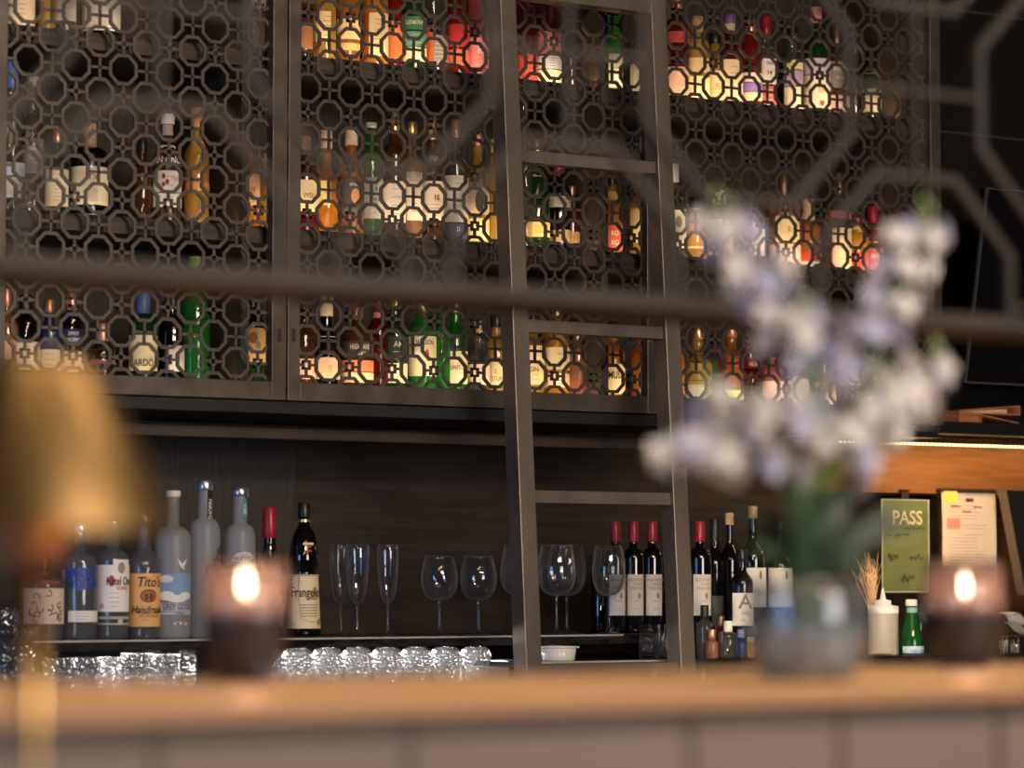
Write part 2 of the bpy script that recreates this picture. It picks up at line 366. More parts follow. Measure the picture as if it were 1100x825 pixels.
row('middle', 1, [
 (327, -60, 22, 'brown', 'black', 14, 's', [Lb(28, 54, (.25, .10, .04), a0=-40, a1=40)], 'dark amber bottle beside the door frame'),
 (349, -62, 24, 'gold', 'gold', 14, 's', [Lb(14, 46, (.90, .72, .36), a0=-70, a1=20, lines=5)], 'golden bottle with half-turned cream label'),
 (374, -58, 26, 'amber', 'copper', 14, 'r', [Lb(22, 44, (.90, .70, .34), lines=4), Lb(48, 56, (.75, .5, .2))], 'amber bottle with buttery label'),
 (403, -66, 28, 'orange', 'cork', 16, 'r', [Lb(16, 62, (.86, .66, .38), a0=-40, a1=80, lines=7)], 'orange bottle with broad cream label'),
 (423, -50, 18, 'red', 'black', 14, 's', [Lb(24, 64, (.85, .20, .06))], 'bottle with vermilion label'),
 (444, -64, 28, 'dkgreen', 'black', 16, 'r', [Lb(20, 34, (.05, .22, .10), txt=[('GLENMORANGIE', 5, 1, 26.5, CRM, .55)]), Lb(36, 52, (.12, .35, .2), lines=3, lc=CRM), Lb(53, 68, (.85, .80, .45), lines=3)], 'green-labelled bottle with cream capitals'),
 (468, -58, 27, 'clear', 'black', 14, 's', [Lb(30, 68, (.90, .16, .04), a0=-90, a1=-25), Lb(40, 68, (.30, .27, .24), a0=-24, a1=80, lines=5, lc=CRM)], 'bottle with half red half grey label'),
 (492, -56, 24, 'red', 'black', 16, 's', [Lb(28, 52, (.65, .04, .03)), Lb(55, 72, (.9, .14, .05))], 'scarlet bottle'),
 (512, -62, 26, 'pink', 'copper', 16, 'r', [Lb(42, 74, (.88, .28, .30), txt=[('R', 9, 0, 56, (.95, .8, .6))], lines=3)], 'pink bottle with pink label'),
 (534, -50, 18, 'red', 'black', 14, 's', [], 'red bottle half hidden by the ladder'),
 (566, -55, 22, 'dkred', 'black', 16, 's', [Lb(60, 90, (.5, .06, .03))], 'dark red bottle right of the ladder rail'),
 (589, -66, 29, 'dkred', 'copper', 20, 'r', [Lb(36, 60, (.55, .16, .12)), Lb(62, 76, (.6, .6, .6), lines=4, lc=INK), Lb(77, 95, (.88, .80, .50), lines=3)], 'dark red bottle with bright cream lower label'),
 (613, -52, 20, 'black', 'black', 14, 's', [], 'black unlabelled bottle'),
 (640, -64, 24, 'dkred', 'black', 18, 'r', [Lb(64, 96, (.80, .62, .36), a0=-20, a1=80)], 'dark red bottle with narrow cream label'),
 (657, -58, 24, 'green', 'green', 14, 's', [Lb(60, 96, (.82, .80, .55), a0=-30, a1=60, lines=4)], 'green bottle with pale label'),
 (686, -60, 20, 'clear', 'white', 14, 's', [Lb(70, 100, (.85, .78, .6))], 'clear bottle with bright label by the frame')])
row('middle', 2, [
 (326, 147, 33, 'dkred', 'pinkc', 20, 'r', [Lb(195, 229, (.88, .72, .42), txt=[('WELL', 6, 4, 212, (.3, .15, .05))], lines=2)], 'wine red bottle with rose stopper and cream label'),
 (350, 140, 27, 'orange', 'cream', 20, 'q', [Lb(196, 222, (.92, .72, .28), a0=-80, a1=10, lines=3)], 'squat orange bottle with yellow label'),
 (377, 138, 28, 'amber', 'cream', 19, 's', [Lb(195, 232, (.10, .09, .09), spots=[(2, 212, 5, 8, (.85, .36, .16))], txt=[('SINGLE', 3.5, 1, 200, WHT)])], 'amber bottle with black label and orange oval'),
 (398, 132, 26, 'green', 'white', 6, 'r', [Lb(192, 236, (.70, .68, .66), txt=[('A B', 5, 1, 205, INK), ('NO', 4, 3, 216, INK)], lines=3)], 'green bottle with white cap and grey-white label'),
 (423, 121, 25, 'brown', 'gold', 20, 'r', [Lb(196, 240, (.86, .76, .62), lines=4)], 'dark bottle with gold stopper and plain pale label'),
 (442, 131, 24, 'copper', 'gold', 13, 's', [Lb(186, 238, (.84, .72, .58), a0=-40, a1=80, lines=5)], 'copper bottle with long pale label'),
 (464, 127, 26, 'brown', 'gold', 24, 's', [Lb(168, 178, (.35, .33, .33), a0=-35, a1=35, txt=[('V', 8, 0, 173, WHT)]), Lb(196, 238, (.86, .74, .56), txt=[('15', 6.5, 2, 214, INK)], lines=4)], 'brown bottle marked fifteen on cream label'),
 (489, 129, 28, 'clear', 'copper', 20, 'r', [Lb(190, 240, (.84, .76, .68), lines=5), Lb(242, 258, (.03, .04, .12), txt=[('D', 5, 0, 248, WHT)])], 'clear bottle with white label and navy foot'),
 (513, 142, 25, 'gold', 'copper', 15, 's', [Lb(203, 232, (.80, .60, .40), a0=-80, a1=80, spots=[(-1, 217, 5, 12, (.06, .04, .03))]), Lb(236, 260, (.90, .74, .30))], 'yellow bottle with black-centred label'),  # lower yellow band paints the lit base of the bottle
 (531, 150, 20, 'gold', 'cork', 14, 's', [], 'golden bottle against the ladder'),
 (563, 82, 22, 'clear', 'cork', 9, 's', [], 'tall clear bottle with tan cork'),
 (576, 150, 30, 'dkgreen', 'gold', 18, 's', [Lb(184, 215, (.16, .15, .09), txt=[('Black &', 4.5, 0, 191, CRM, .8, .2), ('Red Label', 5.5, 1, 200, WHT, .8, .2)]), Lb(240, 256, (.88, .60, .18), lines=2)], 'green bottle with slanted script label'),
 (600, 165, 27, 'black', 'red', 22, 's', [Lb(212, 224, (.55, .50, .38), a0=-60, a1=60, lines=2), Lb(248, 262, (.35, .25, .1))], 'black bottle with red capsule'),
 (614, 200, 18, 'dkred', 'gold', 10, 's', [Lb(250, 262, (.5, .3, .15))], 'small dark red bottle'),
 (657, 188, 24, 'amber', 'black', 12, 's', [Lb(206, 216, (.88, .62, .15)), Lb(244, 270, (.55, .10, .05), txt=[('RO', 6, 0, 252, CRM), ('XO', 6, 0, 262, CRM)])], 'amber bottle with red and gold label'),
 (686, 180, 20, 'gold', 'black', 14, 's', [Lb(225, 262, (.9, .7, .35))], 'golden bottle beside the frame post')])
row('middle', 3, [
 (326, 322, 26, 'brown', 'black', 18, 's', [Lb(386, 408, (.62, .40, .26))], 'brown bottle by the door frame'),
 (350, 318, 30, 'black', 'cream', 22, 'q', [Lb(362, 368, W_, a0=-50, a1=50), Lb(385, 408, (.70, .50, .32), txt=[('12', 5, 1, 396, (.3, .2, .1))], lines=2)], 'black bottle with tan stopper and kraft label'),
 (383, 330, 36, 'brown', 'copper', 14, 'r', [Lb(368, 384, (.07, .05, .04), txt=[('HIGHLAND', 6.2, 1, 374, CRM, .6), ('PARK', 4.6, 1, 381, CRM)]), Lb(388, 400, (.85, .26, .12)), Lb(401, 412, (.85, .66, .34))], 'broad brown bottle with red and cream bands'),
 (406, 310, 24, 'dkred', 'dkred', 26, 's', [Lb(336, 342, (.7, .2, .16))], 'burgundy bottle'),
 (424, 316, 27, 'dkgreen', 'gold', 16, 's', [Lb(362, 388, (.02, .04, .02), txt=[('AM', 7, 1, 371, CRM)], lines=2, lc=CRM), Lb(391, 412, (.88, .78, .46), lines=2)], 'dark green bottle with cream lower label'),
 (453, 312, 31, 'green', 'gold', 24, 's', [Lb(362, 405, (.86, .80, .52), txt=[('JAMESON', 6, 0, 369, INK, .62)], spots=[(2, 381, 2.6, 4.5, (.60, .03, .03))])], 'green bottle with cream label and red emblem'),
 (474, 318, 20, 'green', 'black', 14, 's', [], 'plain green bottle behind its neighbours'),
 (489, 322, 26, 'green', 'copper', 14, 's', [Lb(378, 413, (.88, .78, .52), txt=[('UNIT-11', 5.4, 0, 396, (.25, .12, .05), .7)])], 'green bottle with cream label and dark number'),
 (514, 345, 25, 'clear', 'cork', 12, 'q', [Lb(392, 414, (.84, .62, .46), lines=3)], 'crystal bottle with peach label'),
 (533, 338, 26, 'gold', 'black', 14, 's', [Lb(390, 415, (.86, .74, .46), txt=[('STUFF', 5.2, -2, 408, (.25, .15, .05), .7), ('2', 5, -4, 400, (.25, .15, .05))])], 'golden bottle with capitals on cream label'),
 (572, 336, 26, 'gold', 'black', 14, 's', [Lb(372, 414, (.90, .72, .38), txt=[('GIN', 6, -2, 398, (.3, .15, .05))], lines=3)], 'golden bottle right of the ladder rail'),
 (598, 330, 28, 'orange', 'gold', 14, 'r', [Lb(374, 398, (.90, .74, .42), spots=[(5, 388, 1.6, 1.6, INK)], lines=2), Lb(402, 417, (.86, .66, .40), lines=3)], 'orange bottle with tall buttery label'),
 (620, 345, 24, 'copper', 'black', 14, 's', [Lb(376, 420, (.30, .07, .02))], 'russet bottle'),
 (643, 358, 18, 'gold', 'gold', 16, 's', [], 'slim gold-necked bottle'),
 (659, 345, 25, 'orange', 'black', 14, 's', [Lb(392, 424, (.90, .74, .44), txt=[('MUSS', 9, -1, 404, INK, .6)])], 'bottle with large black capitals on cream'),
 (686, 350, 16, 'amber', 'black', 14, 's', [], 'thin amber bottle beside the frame post')])
row('right', 1, [
 (727, -8, 28, 'dkred', 'copper', 18, 'r', [Lb(36, 48, (.50, .06, .04)), Lb(74, 104, (.62, .36, .26), txt=[('OLD', 5, 2, 81, CRM)], lines=2)], 'dark red bottle with copper label'),
 (749, 18, 27, 'gold', 'cork', 18, 'r', [Lb(64, 80, (.84, .62, .32)), Lb(84, 108, (.92, .78, .36), lines=3)], 'golden bottle with tan cork'),
 (768, 36, 26, 'gold', 'black', 12, 's', [Lb(78, 110, (.88, .70, .38), txt=[('XO', 5, 0, 94, (.4, .2, .05))], lines=3)], 'golden bottle with oval-lettered label'),
 (784, 16, 28, 'dkred', 'purple', 10, 's', [Lb(24, 34, (.72, .56, .40), a0=-90, a1=90), Lb(66, 110, (.88, .70, .44), lines=5)], 'dark bottle with purple-topped stopper'),
 (806, 20, 26, 'red', 'copper', 18, 'r', [Lb(80, 90, (.86, .74, .62)), Lb(91, 100, (.32, .18, .55)), Lb(101, 110, (.88, .72, .4))], 'red bottle with purple-banded label'),
 (823, 18, 22, 'clear', 'red', 22, 's', [Lb(64, 92, (.80, .74, .68), txt=[('THE', 4, 0, 70, INK), ('14', 6, 0, 80, INK)]), Lb(94, 114, (.5, .1, .08), lines=3, lc=CRM)], 'bottle with fourteen on white label'),
 (852, 30, 22, 'clear', 'black', 12, 's', [Lb(66, 76, (.84, .72, .34)), Lb(77, 94, (.45, .32, .50)), Lb(95, 118, (.84, .70, .50))], 'slim bottle with lilac and cream label'),
 (877, 8, 30, 'dkgreen', 'pinkc', 18, 's', [Lb(65, 82, (.66, .54, .66)), Lb(83, 118, (.90, .78, .56), spots=[(1, 113, 3, 3, (.75, .05, .05)), (0, 97, 4, 5, (.75, .5, .3))])], 'dark bottle with lilac label and red dot'),
 (899, 22, 26, 'brown', 'bronze', 34, 'r', [Lb(68, 98, (.26, .22, .19), txt=[('ROCKER', 4.6, 0, 76, W_, .7), ('THREE', 3.8, 0, 86, W_, .7)]), Lb(104, 122, (.6, .4, .3), lines=3)], 'bronze-necked bottle with grey capitals label'),
 (936, 52, 22, 'dkgreen', 'black', 14, 's', [Lb(80, 100, (.50, .44, .22), lines=3), Lb(104, 122, (.55, .45, .30))], 'dark bottle with olive label'),
 (918, 44, 18, 'black', 'black', 14, 's', [], 'plain black bottle between neighbours'),
 (956, 60, 20, 'black', 'black', 14, 's', [], 'plain black bottle at the far end')])
row('right', 2, [
 (723, 172, 28, 'clear', 'white', 24, 's', [Lb(226, 268, (.88, .80, .64), spots=[(2, 240, 4, 6, (.3, .22, .15))])], 'clear bottle with figure on cream label'),
 (747, 212, 26, 'gold', 'black', 12, 's', [Lb(234, 268, (.90, .82, .56), lines=2)], 'pale gold bottle with glowing label'),
 (773, 205, 28, 'clear', 'cream', 14, 'r', [Lb(238, 275, (.86, .78, .62), lines=4)], 'clear bottle with ivory label'),
 (807, 212, 29, 'black', 'silver', 14, 'r', [Lb(246, 276, (.84, .78, .66), lines=4), Lb(232, 243, (.12, .12, .14), lines=2, lc=W_)], 'dark-shouldered bottle with ivory label'),
 (842, 188, 36, 'copper', 'bronze', 24, 'r', [Lb(234, 262, (.90, .74, .40), a0=-48, a1=48, txt=[('E', 6, 0, 248, (.4, .25, .1))]), Lb(264, 284, (.80, .55, .34), lines=3)], 'broad copper bottle with cream medallion label'),
 (868, 214, 28, 'amber', 'cork', 12, 's', [Lb(226, 262, (.80, .56, .32), lines=4), Lb(272, 282, (.6, .05, .03)), Lb(282, 288, WHT)], 'amber bottle with tan label and red foot'),
 (893, 240, 18, 'red', 'dkred', 16, 's', [], 'bare crimson bottle'),
 (901, 186, 28, 'clear', 'bronze', 24, 's', [Lb(228, 236, (.60, .12, .16), a0=-90, a1=90), Lb(246, 290, (.80, .62, .40), a0=-50, a1=80, lines=3)], 'bronze-stoppered bottle with pink collar'),
 (921, 228, 26, 'gold', 'dkred', 14, 's', [Lb(244, 266, (.84, .64, .32), spots=[(0, 255, 6, 7, (.65, .38, .12))]), Lb(272, 290, (.70, .08, .06))], 'gold bottle with leaf label'),
 (938, 222, 24, 'red', 'red', 18, 's', [Lb(246, 262, (.80, .60, .30)), Lb(268, 292, (.70, .10, .08), txt=[('MAU', 6, 0, 277, WHT), ('TE', 5, 0, 287, WHT)])], 'red bottle with white capitals label'),
 (962, 230, 22, 'black', 'black', 14, 's', [], 'plain black bottle at the right end')])
row('right', 3, [
 (724, 352, 24, 'orange', 'black', 14, 's', [Lb(388, 426, (.85, .5, .3), a0=-80, a1=10)], 'orange bottle tucked beside the ladder'),
 (750, 352, 31, 'gold', 'gold', 12, 'q', [Lb(382, 410, (.06, .10, .05), txt=[('W B', 8, -1, 392, (.72, .74, .6)), ('AM', 4.5, 3, 402, (.72, .74, .6))]), Lb(414, 436, (.4, .4, .34), lines=3, lc=W_)], 'gold bottle with dark green lettered label'),
 (786, 350, 26, 'amber', 'copper', 12, 's', [Lb(384, 398, (.28, .05, .02), lines=2, lc=(.7, .3, .1)), Lb(420, 436, (.62, .80, .08))], 'amber bottle with lime foot'),
 (806, 366, 26, 'dkred', 'red', 12, 'q', [Lb(384, 408, (.20, .03, .03), txt=[('1824', 5, 0, 392, (.7, .45, .4)), ('OLD', 5, 0, 401, (.7, .45, .4))])], 'dark red bottle with oval lettered label'),
 (830, 372, 24, 'pink', 'black', 12, 's', [Lb(410, 434, (.8, .55, .5))], 'pink bottle behind the flowers'),
 (856, 360, 26, 'clear', 'copper', 14, 's', [Lb(405, 436, (.8, .75, .6))], 'clear bottle behind the flowers'),
 (884, 352, 28, 'dkgreen', 'black', 16, 's', [Lb(412, 440, (.8, .74, .5))], 'dark green bottle behind the flowers'),
 (912, 372, 24, 'clear', 'black', 12, 's', [Lb(396, 414, (.80, .68, .45))], 'clear bottle with kraft label'),
 (938, 370, 27, 'black', 'black', 14, 's', [Lb(394, 430, (.88, .82, .70), lines=3)], 'black bottle with white label'),
 (960, 374, 22, 'clear', 'black', 14, 's', [Lb(410, 434, (.8, .7, .55))], 'clear bottle at the right end')])

# ------------------------------------------------------------------ liquor cabinet
Yd = 6.37
XL, XR = xat(-60, 200, Yd), xat(1013, 200, Yd)
ZT = 3.02; ZB0 = zat(400, 433.5, Yd)       # bottom of the doors
cab = thing('liquor_cabinet', 'long wall cabinet with bronze lattice sliding doors full of bottles', 'cabinet', (xat(550, 400, Yd), Yd, 1.56))
CO = Vector(cab.location)
def rel(mb):
    mb.v = [(x-CO.x, y-CO.y, z-CO.z) for x, y, z in mb.v]; return mb
YBK = 6.80
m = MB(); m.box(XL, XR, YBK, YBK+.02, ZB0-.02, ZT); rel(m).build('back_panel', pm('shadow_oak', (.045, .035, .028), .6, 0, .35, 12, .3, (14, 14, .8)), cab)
m = MB(); m.box(XL-.02, XL, Yd+.04, YBK+.02, ZB0-.02, ZT)
m.box(XR-.02, XR, Yd+.035, YBK+.02, ZB0-.02, ZT); m.box(XL-.02, XR, Yd, YBK+.02, ZT, ZT+.03)
rel(m).build('carcass', CABWOOD, cab)
# base ledge of black grained wood
zl0, zl1 = zat(400, 448, Yd), ZB0-.003
xe = xat(706, 445, Yd)
m = MB(); m.box(XL-.02, xe, Yd-.004, YBK+.02, zl0, zl1); rel(m).build('base_ledge', BLKWOOD, cab, bevel=.002)
m = MB(); m.box(xe, XR, Yd+.03, YBK+.02, zl0+.01, zl1); rel(m).build('base_board', BLKWOOD, cab)
for r in (1, 2, 3):
    z = ZS[r]
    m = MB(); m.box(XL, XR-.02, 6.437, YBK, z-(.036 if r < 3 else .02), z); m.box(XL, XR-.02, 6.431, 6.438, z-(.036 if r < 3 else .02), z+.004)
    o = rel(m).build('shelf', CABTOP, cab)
xdiv = [xat(249, 200, 6.5), xat(633, 200, 6.5), xat(955, 200, 6.5)]
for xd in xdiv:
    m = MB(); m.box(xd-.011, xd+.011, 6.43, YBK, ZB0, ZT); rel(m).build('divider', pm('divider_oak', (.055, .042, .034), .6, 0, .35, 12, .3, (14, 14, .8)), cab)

PX, PZ = .1205, .123
def octo(cx, cz, a, bz):
    t = .4142
    return [(cx-a*t, cz-bz), (cx+a*t, cz-bz), (cx+a, cz-bz*t), (cx+a, cz+bz*t), (cx+a*t, cz+bz), (cx-a*t, cz+bz), (cx-a, cz+bz*t), (cx-a, cz-bz*t)]
def clip_poly(P, x0, x1, z0, z1):
    for ax, lim, sg in ((0, x0, 1), (0, x1, -1), (1, z0, 1), (1, z1, -1)):
        out = []
        for i in range(len(P)):
            a, b = P[i], P[(i+1) % len(P)]
            ia, ib = (a[ax]-lim)*sg >= 0, (b[ax]-lim)*sg >= 0
            if ia: out.append(a)
            if ia != ib:
                t = (lim-a[ax])/(b[ax]-a[ax]); out.append((a[0]+(b[0]-a[0])*t, a[1]+(b[1]-a[1])*t))
        P = out
        if len(P) < 3: return None
    return P
def lattice(mb, x0, x1, z0, z1, ref, par, px, pz, st, cb, sq, y0, y1):
    """octagon lattice clipped to a rectangle"""
    def seg(p, q, w):
        dx, dz = q[0]-p[0], q[1]-p[1]; L = math.hypot(dx, dz); nx, nz = -dz/L*w/2, dx/L*w/2
        P = clip_poly([(p[0]+nx, p[1]+nz), (p[0]-nx, p[1]-nz), (q[0]-nx, q[1]-nz), (q[0]+nx, q[1]+nz)], x0, x1, z0, z1)
        if P: mb.prism(P, y0, y1)
    ni0, ni1 = int((x0-ref[0])/(px/2))-2, int((x1-ref[0])/(px/2))+2
    nj0, nj1 = int((z0-ref[1])/(pz/2))-2, int((z1-ref[1])/(pz/2))+2
    for i in range(ni0, ni1+1):
        for j in range(nj0, nj1+1):
            cx, cz = ref[0]+i*px/2, ref[1]+j*pz/2
            if cx < x0-px*.5 or cx > x1+px*.5 or cz < z0-pz*.5 or cz > z1+pz*.5: continue
            if (i+j) % 2 == 0:
                O = octo(cx, cz, px*.305, pz*.305); I = octo(cx, cz, px*.305-st, pz*.305-st)
                for k in range(8):
                    l = (k+1) % 8
                    P = clip_poly([O[k], O[l], I[l], I[k]], x0, x1, z0, z1)
                    if P: mb.prism(P, y0, y1)
            else:
                ax, az = px*.195+.001, pz*.195+.001
                if (j+par) % 2 == 0:      # cross
                    seg((cx-ax, cz), (cx+ax, cz), cb); seg((cx, cz-az), (cx, cz+az), cb)
                else:
                    h = sq/2
                    seg((cx-ax, cz), (cx-h, cz), cb); seg((cx+h, cz), (cx+ax, cz), cb)
                    seg((cx, cz-az), (cx, cz-h), cb); seg((cx, cz+h), (cx, cz+az), cb)
                    e = cb/2
                    seg((cx-h, cz-h+e), (cx+h, cz-h+e), cb); seg((cx-h, cz+h-e), (cx+h, cz+h-e), cb)
                    seg((cx-h+e, cz-h), (cx-h+e, cz+h), cb); seg((cx+h-e, cz-h), (cx+h-e, cz+h), cb)
doors = [  # outer x0, x1 (px at front face), inner x0, x1, reference octagon, parity
 (-35, 308, 6, 292.5, (81.5, 69.8), 0),
 (309.6, 705.5, 322.8, 695.5, (353.8, 16.5), 1),
 (705.9, 1012, 717.5, 1001, (746.4, 16), 1)]
zi = zat(400, 414, Yd)                      # top of the bottom rail
for n, (o0, o1, i0, i1, ref, par) in enumerate(doors):
    X0, X1, x0, x1 = (xat(v, 300, Yd) for v in (o0, o1, i0, i1))
    m = MB(); D = .032
    m.box(X0, x0, Yd, Yd+D, ZB0, ZT-.01); m.box(x1, X1, Yd, Yd+D, ZB0, ZT-.01)
    m.box(x0, x1, Yd, Yd+D, ZB0, zi); m.box(x0, x1, Yd, Yd+D, ZT-.06, ZT-.01)
    d = rel(m).build('door', BRONZE, cab, bevel=.0015)
    rp = at(ref[0], ref[1], 6.397)
    m = MB(); lattice(m, x0, x1, zi, ZT-.06, (rp.x, rp.z), par, PX, PZ, .0078, .0062, .0235, 6.394, 6.400)
    rel(m).build('lattice', LATT, d)
    # recessed finger pull: dark slot with rounded ends
    if n < 2:
        pc = at(300.3 if n == 0 else 315.6, 360, Yd)
        m = MB(); pts = [(pc.x+.0045*cos(t)*1.1, pc.z+(.011 if sin(t) > 0 else -.011)+.006*sin(t)) for t in [2*pi*k/20+.05 for k in range(20)]]
        m.prism(pts, Yd-.0012, Yd+.004); rel(m).build('finger_pull', pm('pull_dark', (.03, .012, .006), .5), d)

# rail under the cabinet
Yr = 6.50
m = MB(); m.box(XL, xat(712, 470, Yr), Yr, Yr+.03, zat(400, 475, Yr), zat(400, 462, Yr))
tag(m.build('lower_rail', pm('rail_brown', (.055, .040, .029), .45, .3, .2, 8), bevel=.003), 'brown metal rail running beneath the lattice cabinet', 'rail')

# ------------------------------------------------------------------ setting
WX = 2.2
def struct(name, mb, mat, **k):
    o = mb.build(name, mat, **k); o['kind'] = 'structure'; return o
m = MB(); m.box(-5, 11, -4, 7.1, -.05, 0); struct('floor', m, FLOOR)
m = MB(); m.box(-5, 11, -4, 7.1, 3.5, 3.55); struct('ceiling', m, WALL)
m = MB(); m.box(-5, 11, 6.95, 7.1, 0, 3.5); struct('wall_back', m, WALL)
m = MB(); m.box(-5.1, -5, -4, 1.0, 0, 3.5); m.box(-5.1, -5, 3.6, 7.1, 0, 3.5); m.box(-5.1, -5, 1.0, 3.6, 0, .5); m.box(-5.1, -5, 1.0, 3.6, 2.8, 3.5); struct('wall_left', m, WALL)
m = MB(); m.box(-5.08, -5.02, 1.0, 1.06, .5, 2.8); m.box(-5.08, -5.02, 3.54, 3.6, .5, 2.8); m.box(-5.08, -5.02, 2.27, 2.33, .5, 2.8); m.box(-5.08, -5.02, 1.0, 3.6, .5, .56); m.box(-5.08, -5.02, 1.0, 3.6, 2.74, 2.8)
struct('window_2', m, BRONZE)
m = MB(); m.box(11, 11.1, -4, 7.1, 0, 3.5); struct('wall_right', m, WALL)
m = MB(); m.box(-5, WX, -4.1, -4, 0, 3.5); m.box(WX+3, 11, -4.1, -4, 0, 3.5); m.box(WX, WX+3, -4.1, -4, 0, .9); m.box(WX, WX+3, -4.1, -4, 2.9, 3.5)
struct('wall_front', m, WALL)
m = MB(); m.box(WX, WX+.06, -4.08, -4.02, .9, 2.9); m.box(WX+2.94, WX+3, -4.08, -4.02, .9, 2.9); m.box(WX+1.47, WX+1.53, -4.08, -4.02, .9, 2.9); m.box(WX, WX+3, -4.08, -4.02, .9, .96); m.box(WX, WX+3, -4.08, -4.02, 2.84, 2.9)
struct('window_1', m, BRONZE)

# niche behind the lower shelf
Yn = 6.86
xs = xat(314, 550, Yn)
m = MB(); m.box(xs, xat(1003, 560, 6.88), Yn, Yn+.05, .4, 1.62); struct('wall_niche', m, NICHE)
m = MB(); m.box(1.6, xs, Yn-.02, Yn+.05, .4, 1.62); struct('wall_niche_panel', m, NICHE2, bevel=.002)

# lower shelf
zs = 1.044; xse = xat(905, 682, 6.42)
m = MB(); m.box(xat(20, 686, 6.40), xat(669, 681, 6.40), 6.40, Yn-.02, zs-.024, zs)
m.box(xat(669, 681, 6.40), xse, 6.415, Yn-.02, zs-.024, zs)
sh = thing('stone_shelf', 'black veined stone shelf carrying the vodka bottles and stemware', 'shelf', (0, 0, 0))
m.build('slab', MARBLE, sh)
m = MB(); m.box(xat(20, 686, 6.40), xat(669, 681, 6.40), 6.396, 6.4005, zs-.004, zs+.0004)
m.build('edge_trim', STONEL, sh)
# back counter: lower left level and raised stone ledge at right
zc, zg = .983, .925
m = MB(); m.box(1.6, xat(555, 715, 6.20), 6.17, Yn-.03, zg-.04, zg); m.box(1.6, xat(555, 715, 6.20), 6.19, Yn-.03, 0, zg-.04)
tag(m.build('back_counter', MARBLE), 'dark stone back counter below the shelf at left', 'counter')
m = MB(); X0 = xat(556, 713, 6.20)
m.box(X0, 9.5, 6.20, Yn-.02, zc-.05, zc); m.box(X0, 9.5, 6.22, Yn-.02, 0, zc-.05)
lg = thing('counter_ledge', 'raised dark stone ledge of the back counter behind the ladder', 'counter', (0, 0, 0))
m.build('slab', MARBLE, lg)
m = MB(); m.box(X0, xat(735, 710, 6.20), 6.195, 6.2005, zc-.004, zc+.0005); m.build('edge_trim', STONEL, lg)
m = MB(); m.box(xat(527, 718, 6.3), X0-.01, 6.22, 6.45, zg, zat(540, 717, 6.22)); tag(m.build('serving_tray', pm('tray_grey', (.4, .37, .33), .5), bevel=.003), 'pale flat tray on the back counter left of the ladder', 'tray')

# right hand section
Yw = 6.72
xr0 = 5.60; xcab = XR+.002
m = MB(); m.box(xcab, 9.5, Yw, Yw+.1, zat(1050, 455, Yw), 3.4); struct('wall_black_panel', m, BLACK)
TRIM = pm('thin_steel', (.35, .34, .32), .3, .8)
for k, (ya, xa) in enumerate(((8.5, 1015), (141, 1015))):
    za = zat(xa, ya, Yw-.006); m = MB(); m.box(xcab, 9.5, Yw-.006, Yw, za-.0022, za+.0006)
    struct('trim_%d' % (k+1), m, TRIM)
Ys = 6.40
z1, z2 = zat(1010, 452.3, Ys), zat(1010, 465.5, Ys)
m = MB(); m.box(xcab, 9.5, Ys+.0, Yw+.1, z2, z1); m.box(xat(870, 460, Ys), xcab, Ys, Yw+.1, z2, zl0-.002)
m.box(xcab, 9.5, Ys-.0025, Ys, z1-.002, z1)
XA = xat(870, 460, Ys)
tag(m.build('display_shelf', BLACK, bevel=.001), 'black shelf above the amber strip light at right', 'shelf')
Yp = 6.60
m = MB(); m.box(xat(926, 500, Yp), 9.5, Yp, Yp+.30, zat(1000, 530, Yp), z2); struct('wall_oak_panel', m, ORWOOD)
m = MB(); m.box(xat(1004, 560, 6.88), 9.5, 6.88, 6.93, .9, 1.6); struct('wall_oak_lower', m, pm('brown_oak', (.13, .055, .022), .5, 0, .3, 6, .2, (1, 1, 16)))
LEDM = pm('led_dots', (.9, .8, .5), .5, emit=(1, .78, .35), es=3.2)
yz = zat(1000, 476.5, 6.50)
ld = thing('strip_light', 'thin yellow strip light glowing beneath the black shelf', 'light', (xat(900, 476, 6.5), 6.5, yz))
m = MB(); m.box(-.35, 4, -.003, .0995, .001, .004); m.build('channel', BLACK, ld)
m = MB()
for k in range(110): m.box(k*.0165, k*.0165+.009, -.007, -.003, -.005, .001)
led = m.build('diode', LEDM, ld); led['kind'] = 'stuff'

# tilted television
a0, a1, a2 = at(1053, 202, 6.36), at(1038, 410, 6.46), at(1100, 205, 6.36)
tv = thing('television', 'black wall television tilted downward with thin bright bezel', 'television', (a1.x, 6.46, a1.z))
Lz = a0.z-a1.z; dy = -.10; Wt = 1.1
def tvp(x, t, d): # t along height, d outwards
    n = Vector((0, -Lz, -dy)).normalized() if False else Vector((0, -1, dy/Lz)).normalized()
    return Vector((x, dy*t, Lz*t))+n*d
def slab(mb, x0, x1, t0, t1, d0, d1):
    mb.add([tvp(x, t, d) for d in (d0, d1) for t in (t0, t1) for x in (x0, x1)],
           [(0, 2, 3, 1), (4, 5, 7, 6), (0, 1, 5, 4), (2, 6, 7, 3), (0, 4, 6, 2), (1, 3, 7, 5)])
m = MB(); slab(m, 0, Wt, 0, 1, -.03, 0); m.build('screen', pm('tv_black', (.004, .004, .005), .2), tv)
m = MB(); e = .003; slab(m, -e, 0, -.006, 1.006, -.01, .001); slab(m, 0, Wt, -.006, 0, -.01, .001); slab(m, 0, Wt, 1, 1.006, -.01, .001); slab(m, Wt, Wt+e, 0, 1, -.01, .001)
m.build('bezel', TRIM, tv)
m = MB(); m.box(.4, .7, -.02, .2595, .02, .2); m.build('wall_bracket', BLACK, tv)

